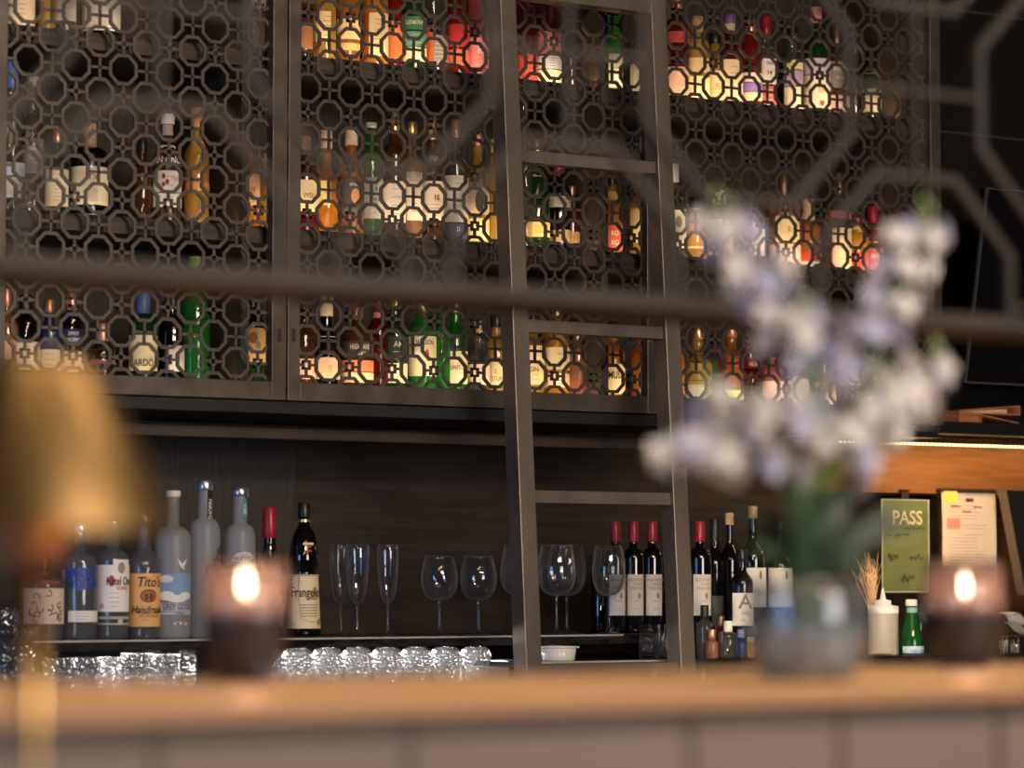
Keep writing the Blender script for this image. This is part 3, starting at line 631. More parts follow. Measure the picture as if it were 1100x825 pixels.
# copper menu folders on the display shelf
for k, (q, lb) in enumerate((([(1018, 451.5), (1042, 444.5), (1083, 454), (1083, 456)], 'lower copper menu folder lying open on the black shelf'),
                   ([(1018, 441.5), (1042, 440), (1083, 432), (1083, 442.5)], 'upper copper menu folder resting on the lower one'))):
    Ym = 6.50
    cpm = pm('copper_leather', (.42, .17, .09), .5, 0, .2, 20)
    P = [at(a, b, Ym) for a, b in q]
    root = thing('menu_folder', lb, 'menu folder', (P[0].x, Ym, z1+(.0 if k == 0 else .028)), 'copper menu folders')
    w = P[2].x-P[0].x
    m = MB()
    if k == 0:
        m.box(0, w, -.05, .12, 0, .003); m.build('cover', cpm, root)
        m = MB(); m.bar((w*.36, .025), (w*.98, .006), .003, -.05, .12); m.bar((0, .0245), (w*.38, .0265), .003, -.05, .12); m.build('cover', cpm, root)
        m = MB(); m.box(0, .003, -.05, .12, .003, .0235); m.box(w*.355, w*.365, -.05, .12, .003, .024); m.build('spine', cpm, root)
        m = MB(); m.box(.006, w*.345, -.045, .115, .004, .022); m.build('pages', pm('menu_pages', (.35, .13, .05), .7), root)
    else:
        m.bar((0, .0018), (w, .0018), .003, -.05, .12); m.build('cover', cpm, root)
        m = MB(); m.bar((0, .006), (w, .027), .003, -.05, .12); m.build('cover', cpm, root)
        m = MB(); m.box(w-.003, w, -.05, .12, .003, .027); m.build('spine', cpm, root)
        m = MB(); m.prism([(.02, .0045), (w*.8, .0045), (w*.8, .017), (w*.5, .013)], -.045, .115); m.build('pages', pm('menu_paper', (.55, .38, .22), .7), root)

# PASS card
Yc = 6.585
pa, pb = at(947.5, 537, Yc), at(997.5, 634, Yc)
pw, ph = pb.x-pa.x, pa.z-pb.z
card = thing('pass_card', 'green PASS certificate in a clear sleeve under the oak panel', 'certificate', (pa.x, Yc, pb.z))
GRN = pm('card_green', (.135, .155, .05), .6, 0, .15, 8)
m = MB(); m.box(0, pw, 0, .004, 0, ph); m.build('card', GRN, card)
m = MB(); e = .0025
m.box(-.003, pw+.003, -.002, 0, -.006, -.006+e*1.5); m.box(-.003, pw+.003, -.002, 0, ph, ph+e); m.box(-.003, 0, -.002, 0, -.006, ph); m.box(pw, pw+.003, -.002, 0, -.006, ph)
m.build('sleeve', pm('sleeve_edge', (.45, .48, .35), .3), card)
m = MB(); m.box(pw*.42, pw*.58, -.002, 0, ph+.003, zat(970, 526, Yc)-pb.z); m.box(pw*.42, pw*.58, -.002, .013, zat(970, 527.5, Yc)-pb.z, zat(970, 526, Yc)-pb.z); m.build('clip', pm('clip_dark', (.06, .04, .03), .4, .5), card)
m = MB(); flat_text(m, 'PASS', .054, pw*.54, -.0012, ph*.80, 1.0); m.build('lettering', pm('card_cream', (.80, .66, .42), .6), card, fix=False)
def scribble(mb, x0, x1, z, amp, seed):
    rd = random.Random(seed); pts = []; n = int((x1-x0)/.0022)
    for i in range(n): pts.append((x0+(x1-x0)*i/n+rd.uniform(-.001, .001), -.0014, z+1.5*rd.uniform(-amp, amp)*(1 if rd.random() > .25 else 1.7)))
    mb.tube(pts, .0011, 4)
m = MB()
scribble(m, .008, pw*.40, ph*.695, .003, 1); scribble(m, pw*.44, pw*.92, ph*.69, .003, 2)
scribble(m, .008, pw*.20, ph*.615, .0025, 3); scribble(m, pw*.25, pw*.6, ph*.62, .0035, 4)
scribble(m, pw*.1, pw*.36, ph*.37, .005, 5); scribble(m, pw*.6, pw*.92, ph*.365, .004, 6); scribble(m, pw*.4, pw*.7, ph*.14, .007, 7)
m.build('handwriting', pm('ink_black', (.01, .012, .008), .6), card)
m = MB()
for zz, xx0, xx1 in ((.57, .1, .9), (.47, .1, .9), (.44, .3, .6), (.31, .15, .5), (.25, .15, .85), (.10, .3, .75), (.05, .3, .7)):
    m.box(pw*xx0, pw*xx1, -.0012, 0, ph*zz, ph*zz+.0012)
m.build('printed_line', pm('ink_green', (.08, .10, .03), .6), card)

# paper notice hanging from clip strip
Yq = 6.585
qa, qb = at(1010, 527.5, Yq), at(1068, 527.5, Yq); qz = zat(1040, 640, Yq); qw, qh = qb.x-qa.x, qa.z-qz
no = thing('paper_notice', 'white printed notice with yellow and pink sticky notes hanging right of the green card', 'notice', (qa.x, Yq, qz))
m = MB(); n = 12
vs = []
for i in range(n+1):
    t = i/n
    for j in range(7):
        x = qw*j/6
        for yy in (0, .001): vs.append((x, yy-.006*sin(t*2.6)-.003*cos(x/qw*5), qh*t))
fs = []
idx = lambda i, j, k: (i*7+j)*2+k
for i in range(n):
    for j in range(6):
        fs += [(idx(i, j, 0), idx(i, j+1, 0), idx(i+1, j+1, 0), idx(i+1, j, 0)), (idx(i, j, 1), idx(i+1, j, 1), idx(i+1, j+1, 1), idx(i, j+1, 1))]
m.add(vs, fs, True); m.build('sheet', pm('notice_paper', (.62, .50, .39), .7), no, fix=False)
def notice_y(x, z): t = z/qh; return -.006*sin(t*2.6)-.003*cos(x/qw*5)
m = MB()
rd = random.Random(4)
for k in range(26):
    z = qh*(.86-k*.031); 
    if k in (5, 8): continue
    xa = qw*(.14 if k > 9 else .34+.1*rd.random()) if k > 5 else qw*.14
    xb = qw*(.62+.25*rd.random())
    for q in range(5):
        u0, u1 = xa+(xb-xa)*q/5, xa+(xb-xa)*(q+1)/5-.001
        yv = notice_y((u0+u1)/2, z)-.0012; m.box(u0, u1, yv, yv+.0004, z, z+.0013)
m.build('printed_line', pm('ink_grey', (.28, .22, .18), .7), no)
m = MB(); 
for xa, xb, zz, hh in ((.17, .33, .85, .003), (.60, .76, .845, .003), (.38, .54, .80, .003)):
    yv = notice_y(qw*xa, qh*zz)-.0014; m.box(qw*xa, qw*xb, yv, yv+.0005, qh*zz, qh*zz+hh)
yv = notice_y(qw*.52, qh*.92)-.0014; m.box(qw*.46, qw*.60, yv, yv+.0005, qh*.90, qh*.935)
m.build('printed_block', pm('ink_maroon', (.10, .02, .02), .7), no)
m = MB(); yv = notice_y(.01, qh*.95)-.003; m.box(qw*.03, qw*.27, yv, yv+.001, qh*.88, qh*1.0); m.build('sticky_note', pm('sticky_yellow', (.85, .55, .10), .6), no)
m = MB(); yv = notice_y(qw*.2, qh*.7)-.003; m.box(qw*.08, qw*.32, yv, yv+.001, qh*.64, qh*.735); m.build('sticky_note', pm('sticky_pink', (.85, .22, .16), .6), no)
m = MB(); m.box(-.006, qw*1.0, -.008, .012, qh-.004, qh+.008); m.build('clip_strip', pm('clip_dark', (.06, .04, .03), .4, .5), no)
# screen at the right edge
t0, t1 = at(1080, 527, 6.50), at(1100, 620, 6.50)
mo = thing('order_screen', 'black tilted order screen cut off at the right edge', 'monitor', (t0.x, 6.5, zc))
m = MB(); hh = t0.z-zc
m.add([(0, 0, hh), (.5, 0, hh), (.56, -.0, hh-.30), (.07, -.0, hh-.30), (0, .03, hh), (.5, .03, hh), (.56, .03, hh-.30), (.07, .03, hh-.30)],
      [(0, 1, 2, 3), (4, 7, 6, 5), (0, 4, 5, 1), (3, 2, 6, 7), (0, 3, 7, 4), (1, 5, 6, 2)])
m.build('housing', pm('screen_black', (.012, .012, .012), .3), mo)
m = MB(); m.bar((0, hh), (.07, hh-.30), .004, -.004, .03); m.box(0, .5, -.004, .03, hh, hh+.003); m.build('bezel', pm('bezel_brown', (.12, .08, .05), .4), mo)
m = MB(); m.box(.25, .33, .03, .05, 0, hh-.1); m.box(.15, .43, -.05, .12, 0, .01); m.build('stand', BLACK, mo)

# ------------------------------------------------------------------ ladder
lz0 = 1.0; YL0 = 6.08; SL = .071       # Y of the front face at z=1, slope
def lY(z): return YL0+SL*(z-lz0)
lad = thing('library_ladder', 'tall leaning bronze ladder with flat rungs before the lattice doors', 'ladder', (xat(573, 717, lY(.96)), lY(0), 0))
LO = Vector(lad.location)
def lbox(mb, x0, x1, d0, d1, z0, z1):
    mb.add([(x-LO.x, lY(z)+d-LO.y, z) for z in (z0, z1) for d in (d0, d1) for x in (x0, x1)],
           [(0, 2, 3, 1), (4, 5, 7, 6), (0, 1, 5, 4), (2, 6, 7, 3), (0, 4, 6, 2), (1, 3, 7, 5)])
lx = (xat(565, 700, lY(1.0)), xat(731, 700, lY(1.0))); LW = .046; LD = .056
for x in lx:
    m = MB(); lbox(m, x, x+LW, 0, LD, 0, 2.86); m.build('rail', LADDER, lad, bevel=.002)
def ladz(px, py):
    z = 1.5
    for _ in range(6): z = zat(px, py, lY(z)+.012)
    return z
for k, (px_, py_) in enumerate(((567, 167.8), (569, 349.9), (575, 533.4))):
    z = ladz(px_, py_); m = MB(); lbox(m, lx[0]+LW, lx[1], .012, .046, z-.0155, z+.0155); m.build('rung', LADDER, lad, bevel=.0015)
zr = ladz(575, 533.4)
for k in (1, 2): m = MB(); z = zr-.42*k; lbox(m, lx[0]+LW, lx[1], .012, .046, z-.0155, z+.0155); m.build('rung', LADDER, lad, bevel=.0015)
ztop = ladz(575, -13)
m = MB(); lbox(m, lx[0]+LW, lx[1], .0, .05, ztop-.030, ztop+.03); m.build('rung', LADDER, lad, bevel=.0015)

# ------------------------------------------------------------------ front row of bottles on the stone shelf
YF = 6.48
GF = 'vodka and liqueur bottles on the stone shelf'
BLU = (.02, .06, .55)
def fb(px, yt, w, gl, cap, caph, shp, labels, look, rn=None, base=685, Y=YF, group=GF, zb=zs):
    return make_bottle(px, base, yt, w, Y, gl, cap, shp, labels, look, group, zbase=zb, caph=caph, rn=rn)
b = fb(46, 598, 44, 'solid', 'black', 16, 'r', [Lb(623, 631, (.03, .02, .02), txt=[('ESPOLON', 6, 6, 627, (.8, .05, .03), .7)]), Lb(632, 670, (.68, .62, .50))], 'squat clear bottle with swirling cream and black artwork label')
# swirls on the artwork label
m = MB(); rd = random.Random(3); rr = 22/sc(46, 685, YF)+.0022
for k in range(16):
    a0_, z0_ = rd.uniform(-1.1, 1.1), rd.uniform(.042, .118); pts = []
    r0_ = rd.uniform(.006, .012)
    for q in range(9):
        t = q/8*rd.uniform(3.5, 5); a = a0_+r0_*(1-q/12)*cos(t+k)/rr; z = z0_+r0_*(1-q/12)*sin(t+k)
        pts.append((rr*sin(a), -rr*cos(a), min(.125, max(.036, z))))
    m.tube(pts, .0011, 4)
m.build('artwork', lab(INK), b)
b = fb(85, 563, 38, 'solid', 'silver', 9, 'r', [Lb(610, 634, (.10, .14, .22), a0=-15, a1=15, txt=[('ABSOLUT', 11.5, 2, 616, BLU, .66), ('VODKA', 11.5, 4, 628, BLU, .70)]), Lb(656, 668, (.80, .78, .74), a0=-45, a1=85, lines=3), Lb(612, 672, (.52, .50, .46), a0=-120, a1=-62)], 'clear bottle with heavy blue capitals and silver cap', rn=.0145)
fb(120, 560, 36, 'solid', 'silver', 4, 'r', [Lb(601, 616, (.80, .76, .72), a0=-5, a1=65, spots=[(8, 610, 4.5, 6, (.28, .26, .25))]), Lb(607, 657, (.82, .79, .78), txt=[('Ketel One', 10, 7, 624.5, INK, .58), ('VODKA', 4, 9, 632, (.45, .05, .06)), ], lines=4, spots=[(-3, 624, 3.4, 6, (.45, .05, .07)), (-14, 651, 3, 3, (.4, .4, .4))]), Lb(662, 665, (.4, .38, .35)), Lb(669, 671, (.4, .38, .35), spots=[(7, 668, 3.2, 3.2, (.5, .48, .44))])], 'clear round-shouldered bottle with white label and red initial', rn=.018)
fb(154, 552, 35, 'solid', 'copper', 10, 's', [Lb(616, 673, (.78, .42, .15), a0=-85, a1=85, txt=[("Tito's", 12, 4, 625.5, INK, .82, .25), ('Handmade', 9, 3, 655, INK, .78, .3), ('VODKA', 4.4, 4, 661.5, (.35, .14, .04), 1.2)], spots=[(3, 640, 9.5, 7, (.12, .03, .015)), (3, 640, 8.2, 5.8, (.42, .14, .05)), (.5, 641, 2.2, 4, (.15, .04, .02)), (5.5, 641, 2.2, 4, (.15, .04, .02))], lines=3)], 'long-necked bottle with orange label and copper cap', rn=.014)
b = fb(185, 527, 39, 'frost', 'white', 7, 'r', [Lb(616, 645, (.20, .33, .52), a0=-75, a1=85, spots=[(-9, 640, 9, 5, (.75, .76, .76)), (2, 643, 12, 4, (.75, .76, .76)), (12, 640, 8, 4, (.75, .76, .76)), (-10, 622, 8, 4, (.62, .66, .70))]), Lb(648, 656, (.48, .49, .50), txt=[('GREY GOOSE', 7, 4, 652, (.05, .06, .20), .66)]), Lb(657, 660, (.46, .47, .48), txt=[('VODKA', 3, 5, 658.5, (.1, .1, .3))]), Lb(668, 671, (.5, .5, .5), a0=-5, a1=45, spots=[(3, 669.5, 1.5, 1.2, (.05, .06, .4)), (9, 669.5, 1.5, 1.2, (.6, .05, .05))])], 'frosted bottle with mountain picture and flying white bird', rn=.015)
# flying bird emblem
s_ = sc(185, 685, YF); rr = 19.5/s_+.0016
m = MB()
for P in ([(2, 600), (8, 606), (5, 608)], [(5, 608), (12, 602), (16, 597), (10, 609)], [(4, 606), (13, 612), (8, 611)]):
    vs = []
    for x, y in P:
        a = x/s_/rr; vs.append((rr*sin(a), -rr*cos(a), zat(185, y, YF)-zs))
    m.add(vs, [tuple(range(len(P)))])
m.build('bird_emblem', lab((.8, .8, .78)), b, fix=False)
b = fb(219, 516, 34, 'frost', 'silver', 11, 'r', [], 'tallest frosted bottle with silver cap and script name', rn=.017)
s_ = sc(219, 685, YF); rr = 17/s_+.0005
m = MB(); bent_text(m, 'Chopin', 15/s_, rr, 9/s_, zat(219, 604, YF)-zs, .8, .3, rot=radians(62)); m.build('lettering', lab((.06, .06, .07)), b, fix=False)
m = MB(); m.patch(.0180, radians(12), radians(70), zat(219, 560, YF)-zs, zat(219, 522, YF)-zs, n=6); t = m.build('neck_tag', lab(INK), b, fix=False)
m = MB(); bent_text(m, 'CHOPIN', 7/s_, .0182, .0128, zat(219, 548, YF)-zs, .9, rot=radians(90)); m.build('lettering', lab(WHT), t, fix=False)
b = fb(257, 524, 34, 'frost', 'silver', 9, 'r', [], 'frosted bottle with white tree drawing behind the left candle', rn=.0175)
s_ = sc(257, 685, YF); rr = 17/s_+.0012; m = MB(); rd = random.Random(5)
def branch(x, y, a, L, d):
    x2, y2 = x+L*cos(a), y-L*sin(a); pts = []
    for q in range(3):
        xx = x+(x2-x)*q/2; yy = y+(y2-y)*q/2; an = xx/s_/rr; pts.append((rr*sin(an), -rr*cos(an), zat(257, yy, YF)-zs))
    m.tube(pts, .0009 if d > 2 else .0006, 4)
    if d > 0:
        for k in (-1, 0, 1): branch(x2, y2, a+k*.55+rd.uniform(-.2, .2), L*.72, d-1)
branch(2, 618, pi/2, 9, 4); m.build('tree_emblem', lab((.8, .82, .84)), b)
m = MB(); m.patch(.0184, radians(5), radians(62), zat(257, 557, YF)-zs, zat(257, 536, YF)-zs, n=6); t = m.build('neck_tag', lab((.10, .22, .34)), b, fix=False)
m = MB(); bent_text(m, 'BELV', 6/s_, .0187, .0105, zat(257, 547, YF)-zs, .9, rot=radians(90)); m.build('lettering', lab(WHT), t, fix=False)
m = MB(); m.patch(.0225, radians(30), radians(80), zat(257, 535, YF)-zs, zat(257, 526, YF)-zs, n=5); m.build('seal', SILVER, b)
b = fb(289, 545, 30, 'black', 'red', 33, 'l', [Lb(640, 672, (.3, .2, .12))], 'dark wine bottle with red capsule behind the candle', rn=.0145)
# monk shaped liqueur bottle
s_ = sc(326, 685, YF); root = thing('bottle', 'brown monk-shaped liqueur bottle with cream label left of the flutes', 'bottle', (xat(326, 685, YF), YF, zs), GF); root.rotation_euler.z = radians(-18)
def pzF(y): return zat(326, y, YF)-zs
prof = [(17.5, 683), (18.5, 681), (18.3, 672), (16.6, 640), (15, 622), (12.5, 616), (13.5, 612), (16, 606), (16.2, 600), (14.5, 586), (12, 574), (9, 569), (6.4, 565), (6, 556)]
m = MB(); m.lathe([(a/s_, max(0, pzF(y))) for a, y in prof], 32); m.build('glass', G['black'], root)
m = MB(); m.lathe([(6.6/s_, pzF(556)), (6.8/s_, pzF(555)), (6.8/s_, pzF(541)), (6/s_, pzF(540))], 20); m.build('cap', CAPS['black'], root)
m = MB(); m.lathe([(6.9/s_, pzF(561)), (6.9/s_, pzF(558))], 20, close=False); m.build('collar', GOLDM, root)
m = MB(); m.patch(18.5/s_, -1.45, 1.45, pzF(675), pzF(618), r2=15.6/s_); l1 = m.build('label', lab((.80, .66, .42)), root, fix=False)
m = MB(); bent_text(m, 'Frangelico', 15/s_, 17.0/s_, 2/s_, pzF(636.5), .62); bent_text(m, 'LIQUEUR', 3.6/s_, 17.3/s_, 8/s_, pzF(643), .8)
for k in range(5): m.patch(17.9/s_+.0008, -.4, .75, pzF(650+k*3), pzF(649.4+k*3), n=6)
m.build('lettering', lab((.08, .04, .02)), l1, fix=False)
m = MB(); k = 12; rr = 18.4/s_+.001
m.add([(rr*sin(.86+.13*cos(2*pi*i/k)), -rr*cos(.86+.13*cos(2*pi*i/k)), pzF(668)+.008*sin(2*pi*i/k)) for i in range(k)], [tuple(range(k))]); m.build('seal', lab((.35, .22, .06)), l1, fix=False)
m = MB(); m.patch(14.6/s_+.001, -.25, .62, pzF(603), pzF(583), r2=13.4/s_+.002); l2 = m.build('label', lab((.82, .62, .40)), root, fix=False)
m = MB(); bent_text(m, 'F', 17/s_, 14.8/s_, 2.4/s_, pzF(593), .8); m.build('lettering', lab((.50, .06, .03)), l2, fix=False)
m = MB(); pts = []
for k in range(14): a = -1.2+2.4*k/13; pts.append((15.8/s_*sin(a), -15.8/s_*cos(a), pzF(618)))
m.tube(pts, .0022, 6); pts = [(17.2/s_*sin(-.45), -17.2/s_*cos(-.45), pzF(618)), (17.6/s_*sin(-.5), -17.6/s_*cos(-.5), pzF(640)), (18.2/s_*sin(-.3), -18.2/s_*cos(-.3), pzF(664)), (18.7/s_*sin(.2), -18.7/s_*cos(.2), pzF(668)), (18.7/s_*sin(.7), -18.7/s_*cos(.7), pzF(668))]
m.tube(pts, .0012, 6); m.build('rope', pm('rope', (.62, .50, .32), .8), root)

# ------------------------------------------------------------------ stemware
def shell(outer, th):
    inner = [(max(r-th, .0004), z) for r, z in outer]
    return outer, inner
def stem_glass(px, base, rim, wrim, wmax, ymax, ybowl, wfoot, Y, label, name, group):
    s = sc(px, base, Y); root = thing(name, label, 'glass', (xat(px, base, Y), Y, zs), group)
    def pz(y): return max(0, zat(px, y, Y)-zs)
    zr_, zm, zb_ = pz(rim), pz(ymax), pz(ybowl)
    rr_, rm = wrim/2/s, wmax/2/s; rs = .0032
    outer = []
    for k in range(9):    # bowl bottom to widest
        t = k/8; outer.append((rs+(rm-rs)*sin(t*pi/2)**.75, zb_+(zm-zb_)*(1-cos(t*pi/2))))
    for k in range(1, 9):
        t = k/8; outer.append((rm+(rr_-rm)*(t*t*(1.6-.6*t)), zm+(zr_-zm)*t))
    th = .0012
    inner = [(max(r-th, .0004), z) for r, z in outer[1:]]
    inner[0] = (.0006, outer[1][1]+.001)
    m = MB(); m.lathe([(rs*.6, zb_-.001)]+outer+list(reversed(inner)), 36, close=False); m.build('bowl', STEMW, root)
    m = MB(); rf = wfoot/2/s
    m.lathe([(rf*.98, 0), (rf, .0008), (rf*.6, .0032), (rs*2.2, .008), (rs*1.3, .016), (rs*1.02, .03), (rs, zb_*.6), (rs*1.1, zb_-.006), (rs*1.7, zb_)], 28); m.build('stem', STEMW, root)
    return root
YG = 6.47
gf = 'champagne flutes on the stone shelf'
stem_glass(366, 683.8, 585, 23, 24, 592, 648, 30, 6.53, 'leftmost champagne flute, partly behind another flute', 'champagne_flute', gf)
stem_glass(384, 683.8, 585, 24, 25, 592, 648, 34, YG, 'middle champagne flute overlapping the leftmost flute', 'champagne_flute', gf)
stem_glass(416.5, 683.8, 585, 21, 23, 592, 648, 30, YG, 'champagne flute standing alone nearest the wine glasses', 'champagne_flute', gf)
gw = 'stemmed wine glasses on the stone shelf'
stem_glass(472, 683.6, 597, 30, 40, 622, 645, 34, YG, 'round wine glass nearest the lone flute', 'wine_glass', gw)
stem_glass(514, 683.4, 597, 30, 40, 622, 645, 34, YG, 'round wine glass second from the flutes', 'wine_glass', gw)
stem_glass(559, 683.2, 585, 34, 44, 616, 640, 40, YG, 'large wine glass hidden behind the left ladder rail', 'wine_glass', gw)
stem_glass(598, 682.9, 585, 34, 42, 615, 640, 36, 6.45, 'front wine glass of the overlapping pair between ladder rails', 'wine_glass', gw)
stem_glass(609, 682.9, 585, 34, 42, 615, 640, 36, 6.56, 'rear wine glass of the overlapping pair between ladder rails', 'wine_glass', gw)
stem_glass(654, 682, 586, 29, 36, 615, 640, 36, YG, 'wine glass standing before the red-capped wine bottles', 'wine_glass', gw)

# tumblers under the shelf
def tumbler(px, top, w, Y, label, kind, group, zb=zg):
    s = sc(px, top, Y); h = zat(px, top, Y)-zb; r = w/2/s
    root = thing('tumbler', label, 'glass', (xat(px, top, Y), Y, zb), group)
    if kind == 'cut':
        m = MB(); n = 40; rows = 8; vs = []; z_ = []
        for j in range(rows+1):
            for i in range(n):
                a = 2*pi*i/n; d = .0022*(1 if (i+j) % 2 else -1)*(1 if 0 < j < rows-1 else 0)
                vs.append(((r*(.90+.1*j/rows)+d)*cos(a), (r*(.90+.1*j/rows)+d)*sin(a), h*j/rows))
        fs = [(j*n+i, j*n+(i+1) % n, (j+1)*n+(i+1) % n, (j+1)*n+i) for j in range(rows) for i in range(n)]
        m.add(vs, fs)
        m.f.append(tuple(reversed(range(n)))); m.sm.append(False)
        ri = r-.004; o = len(m.v)
        m.v += [(ri*cos(2*pi*i/n), ri*sin(2*pi*i/n), h) for i in range(n)]+[(ri*.85*cos(2*pi*i/n), ri*.85*sin(2*pi*i/n), .012) for i in range(n)]
        for i in range(n):
            j = (i+1) % n
            m.f.append((rows*n+i, rows*n+j, o+j, o+i)); m.sm.append(False); m.f.append((o+i, o+j, o+n+j, o+n+i)); m.sm.append(True)
        m.f.append(tuple(o+n+i for i in range(n))); m.sm.append(False)
        m.build('body', CUTGL, root)
    else:   # upturned stemless glass, rounded at the top
        pr = [(r*.74, 0), (r*.90, h*.35), (r, h*.62)]+[(r*(.62+.38*cos(t*pi/2)), h*(.62+.36*sin(t*pi/2))) for t in (.25, .5, .75, 1)]+[(.001, h)]
        ri = [(max(.001, a-.0022), max(0, z-.002) if k else 0) for k, (a, z) in enumerate(pr)]
        m = MB(); m.lathe(pr+list(reversed(ri)), 36, close=False, rib=.012, nr=12); m.build('body', CUTGL, root)
    return root
gc = 'cut crystal tumblers under the stone shelf'
for k, (px_, tp, Y_) in enumerate(((62, 707, 6.30), (94, 706.5, 6.30), (120, 706, 6.38), (146, 702, 6.32), (178, 703, 6.32), (160, 698, 6.50), (196, 698, 6.50))):
    tumbler(px_, tp, 31, Y_, ['cut crystal tumbler at the left end under the stone shelf', 'cut crystal tumbler second from left under the stone shelf', 'cut crystal tumbler under the round-shouldered vodka bottle',
        'cut crystal tumbler below the orange-labelled bottle', 'cut crystal tumbler below the bird-label bottle', 'rear cut crystal tumbler below the orange label', 'rear cut crystal tumbler beside the left candle'][k], 'cut', gc)
gd = 'upturned stemless glasses under the stone shelf'
nm = ['nearest the left candle', 'below the monk-shaped bottle', 'left of the paired flutes above', 'below the overlapping flutes', 'below the lone flute', 'between flute and round wine glass', 'below the first round wine glass', 'at the right end by the ladder']
for k, px_ in enumerate((288, 320, 352, 384, 416, 447, 479, 511)):
    tumbler(px_, 696-k*.25, 34, 6.36, 'upturned stemless glass under the shelf, '+nm[k], 'dome', gd)
# ribbed tall glasses and mug at the left edge
for k, (px_, tp, w, Y_, lb) in enumerate(((8, 672, 22, 6.25, 'ribbed highball glass cut by the left picture edge'), (26, 674, 20, 6.28, 'ribbed highball glass beside the lamp stem'))):
    s = sc(px_, tp, Y_); h = zat(px_, tp, Y_)-zg; r = w/2/s
    root = thing('highball_glass', lb, 'glass', (xat(px_, tp, Y_), Y_, zg), 'ribbed highball glasses')
    m = MB(); m.lathe([(r*.9, 0), (r, .01), (r, h), (r-.002, h), (r*.85, .014), (.001, .012)], 40, close=False, rib=.03, nr=10); m.build('body', CUTGL, root)
s = sc(10, 640, 6.5); root = thing('glass_mug', 'round clear glass mug above the ribbed highball glasses', 'mug', (xat(8, 684, 6.5), 6.5, zs))
m = MB(); r = 14/s; h = .075; m.lathe([(r*.8, 0), (r, .02), (r, h*.7), (r*.9, h), (r*.84, h), (r*.92, h*.7), (r*.9, .024), (.001, .012)], 32, close=False); m.build('body', CUTGL, root)
m = MB(); m.tube([(r*.95+.018*sin(t), 0, h*.5+.022*cos(t)) for t in [pi*k/10 for k in range(11)]], .004, 8); m.build('handle', CUTGL, root)

# ------------------------------------------------------------------ wine bottles
gwb = 'red-capped estate wine bottles'
AV = lambda: [Lb(617, 661, (.66, .62, .56), a0=-50, a1=44, txt=[('ALEXANDER', 3.8, 2, 623, (.30, .26, .24), .8), ('VALLEY', 3.4, 2, 627.5, (.30, .26, .24), .8), ('VINEYARDS', 3.6, 2, 632, (.30, .26, .24), .8)], spots=[(3, 640, 1.5, 3.4, (.25, .22, .2))], lines=2)]
for px_, lb in ((661, 'red-capped wine bottle partly behind the wine glass'), (680.5, 'middle red-capped wine bottle between the ladder rails'), (700.5, 'red-capped wine bottle nearest the right ladder rail')):
    fb(px_, 560, 23.5, 'black', 'red', 22, 'r', AV(), lb, rn=.0115, base=682, Y=6.53, group=gwb)
fb(720, 575, 23, 'black', 'black', 20, 'r', [], 'unlabelled dark wine bottle hidden behind the right ladder rail', rn=.0115, base=682, Y=6.56, group=gwb)
fb(645, 590, 22, 'black', 'black', 20, 'r', [], 'unlabelled dark bottle behind the single wine glass', rn=.0115, base=682, Y=6.66, group=gwb)
fb(752, 560, 26, 'black', 'red', 22, 'r', AV(), 'red-capped wine bottle right of the ladder', rn=.0115, base=681, Y=6.53, group=gwb)
go = 'dark wine bottles right of the ladder'
fb(768, 557, 22, 'black', 'black', 24, 's', [Lb(640, 672, (.05, .06, .07))], 'black-capped dark bottle right of the red-capped one', base=681, Y=6.60, group=go)
fb(784, 551, 24, 'black', 'cork', 13, 's', [], 'tall dark bottle with tan cork stopper', base=681, Y=6.58, group=go, rn=.0095)
b = fb(797, 590, 25, 'black', 'black', 14, 's', [Lb(637, 672, (.80, .77, .72), a0=-70, a1=70, txt=[('A', 17, 0, 647, (.22, .21, .21), 1.1), ('NEEL', 4.5, 1, 658.5, (.4, .38, .36))], lines=2)], 'dark bottle with white label bearing a grey letter A', base=681, Y=6.465, group=go)
fb(809, 544, 28, 'black', 'cork', 13, 's', [Lb(610, 652, (.74, .70, .64), txt=[('ILEX', 4, 0, 634, (.4, .36, .32))], spots=[(4, 618, 1.6, 5, (.15, .15, .1))])], 'dark bottle with pale cork left of the flower vase', base=681, Y=6.58, group=go, rn=.0105)
fb(838, 560, 28, 'black', 'black', 13, 's', [Lb(610, 652, (.74, .70, .64), spots=[(3, 618, 1.6, 5, (.15, .15, .1))])], 'white-labelled dark bottle seen just behind the vase rim', base=681, Y=6.58, group=go)

# jars, droppers and small bottles
Yj = 6.30
def small(px_, yt, w, gl, cap, caph, shp, lb, Y=Yj, labels=(), name='small_bottle'):
    return make_bottle(px_, 712, yt, w, Y, gl, cap, shp, list(labels), lb, 'small bitters bottles by the ladder foot', zbase=zc, caph=caph, name=name)
small(757, 650, 18, 'clear', 'black', 14, 's', 'clear pourer bottle with black top beside the ladder')
small(765, 676, 14, 'copper', 'copper', 10, 'q', 'little copper-capped bitters bottle', Y=6.26)
small(774, 662, 13, 'dkred', 'bronze', 10, 's', 'small red bottle with bronze stopper', Y=6.38)
small(782, 667, 20, 'clear', 'white', 12, 's', 'clear dropper bottle with pale rubber top', Y=6.27)
small(796, 676, 15, 'blue', 'blue', 9, 'q', 'small cobalt blue bottle')
small(807, 684, 9, 'gold', 'white', 6, 's', 'tiny pale bottle right of the blue one', Y=6.27)
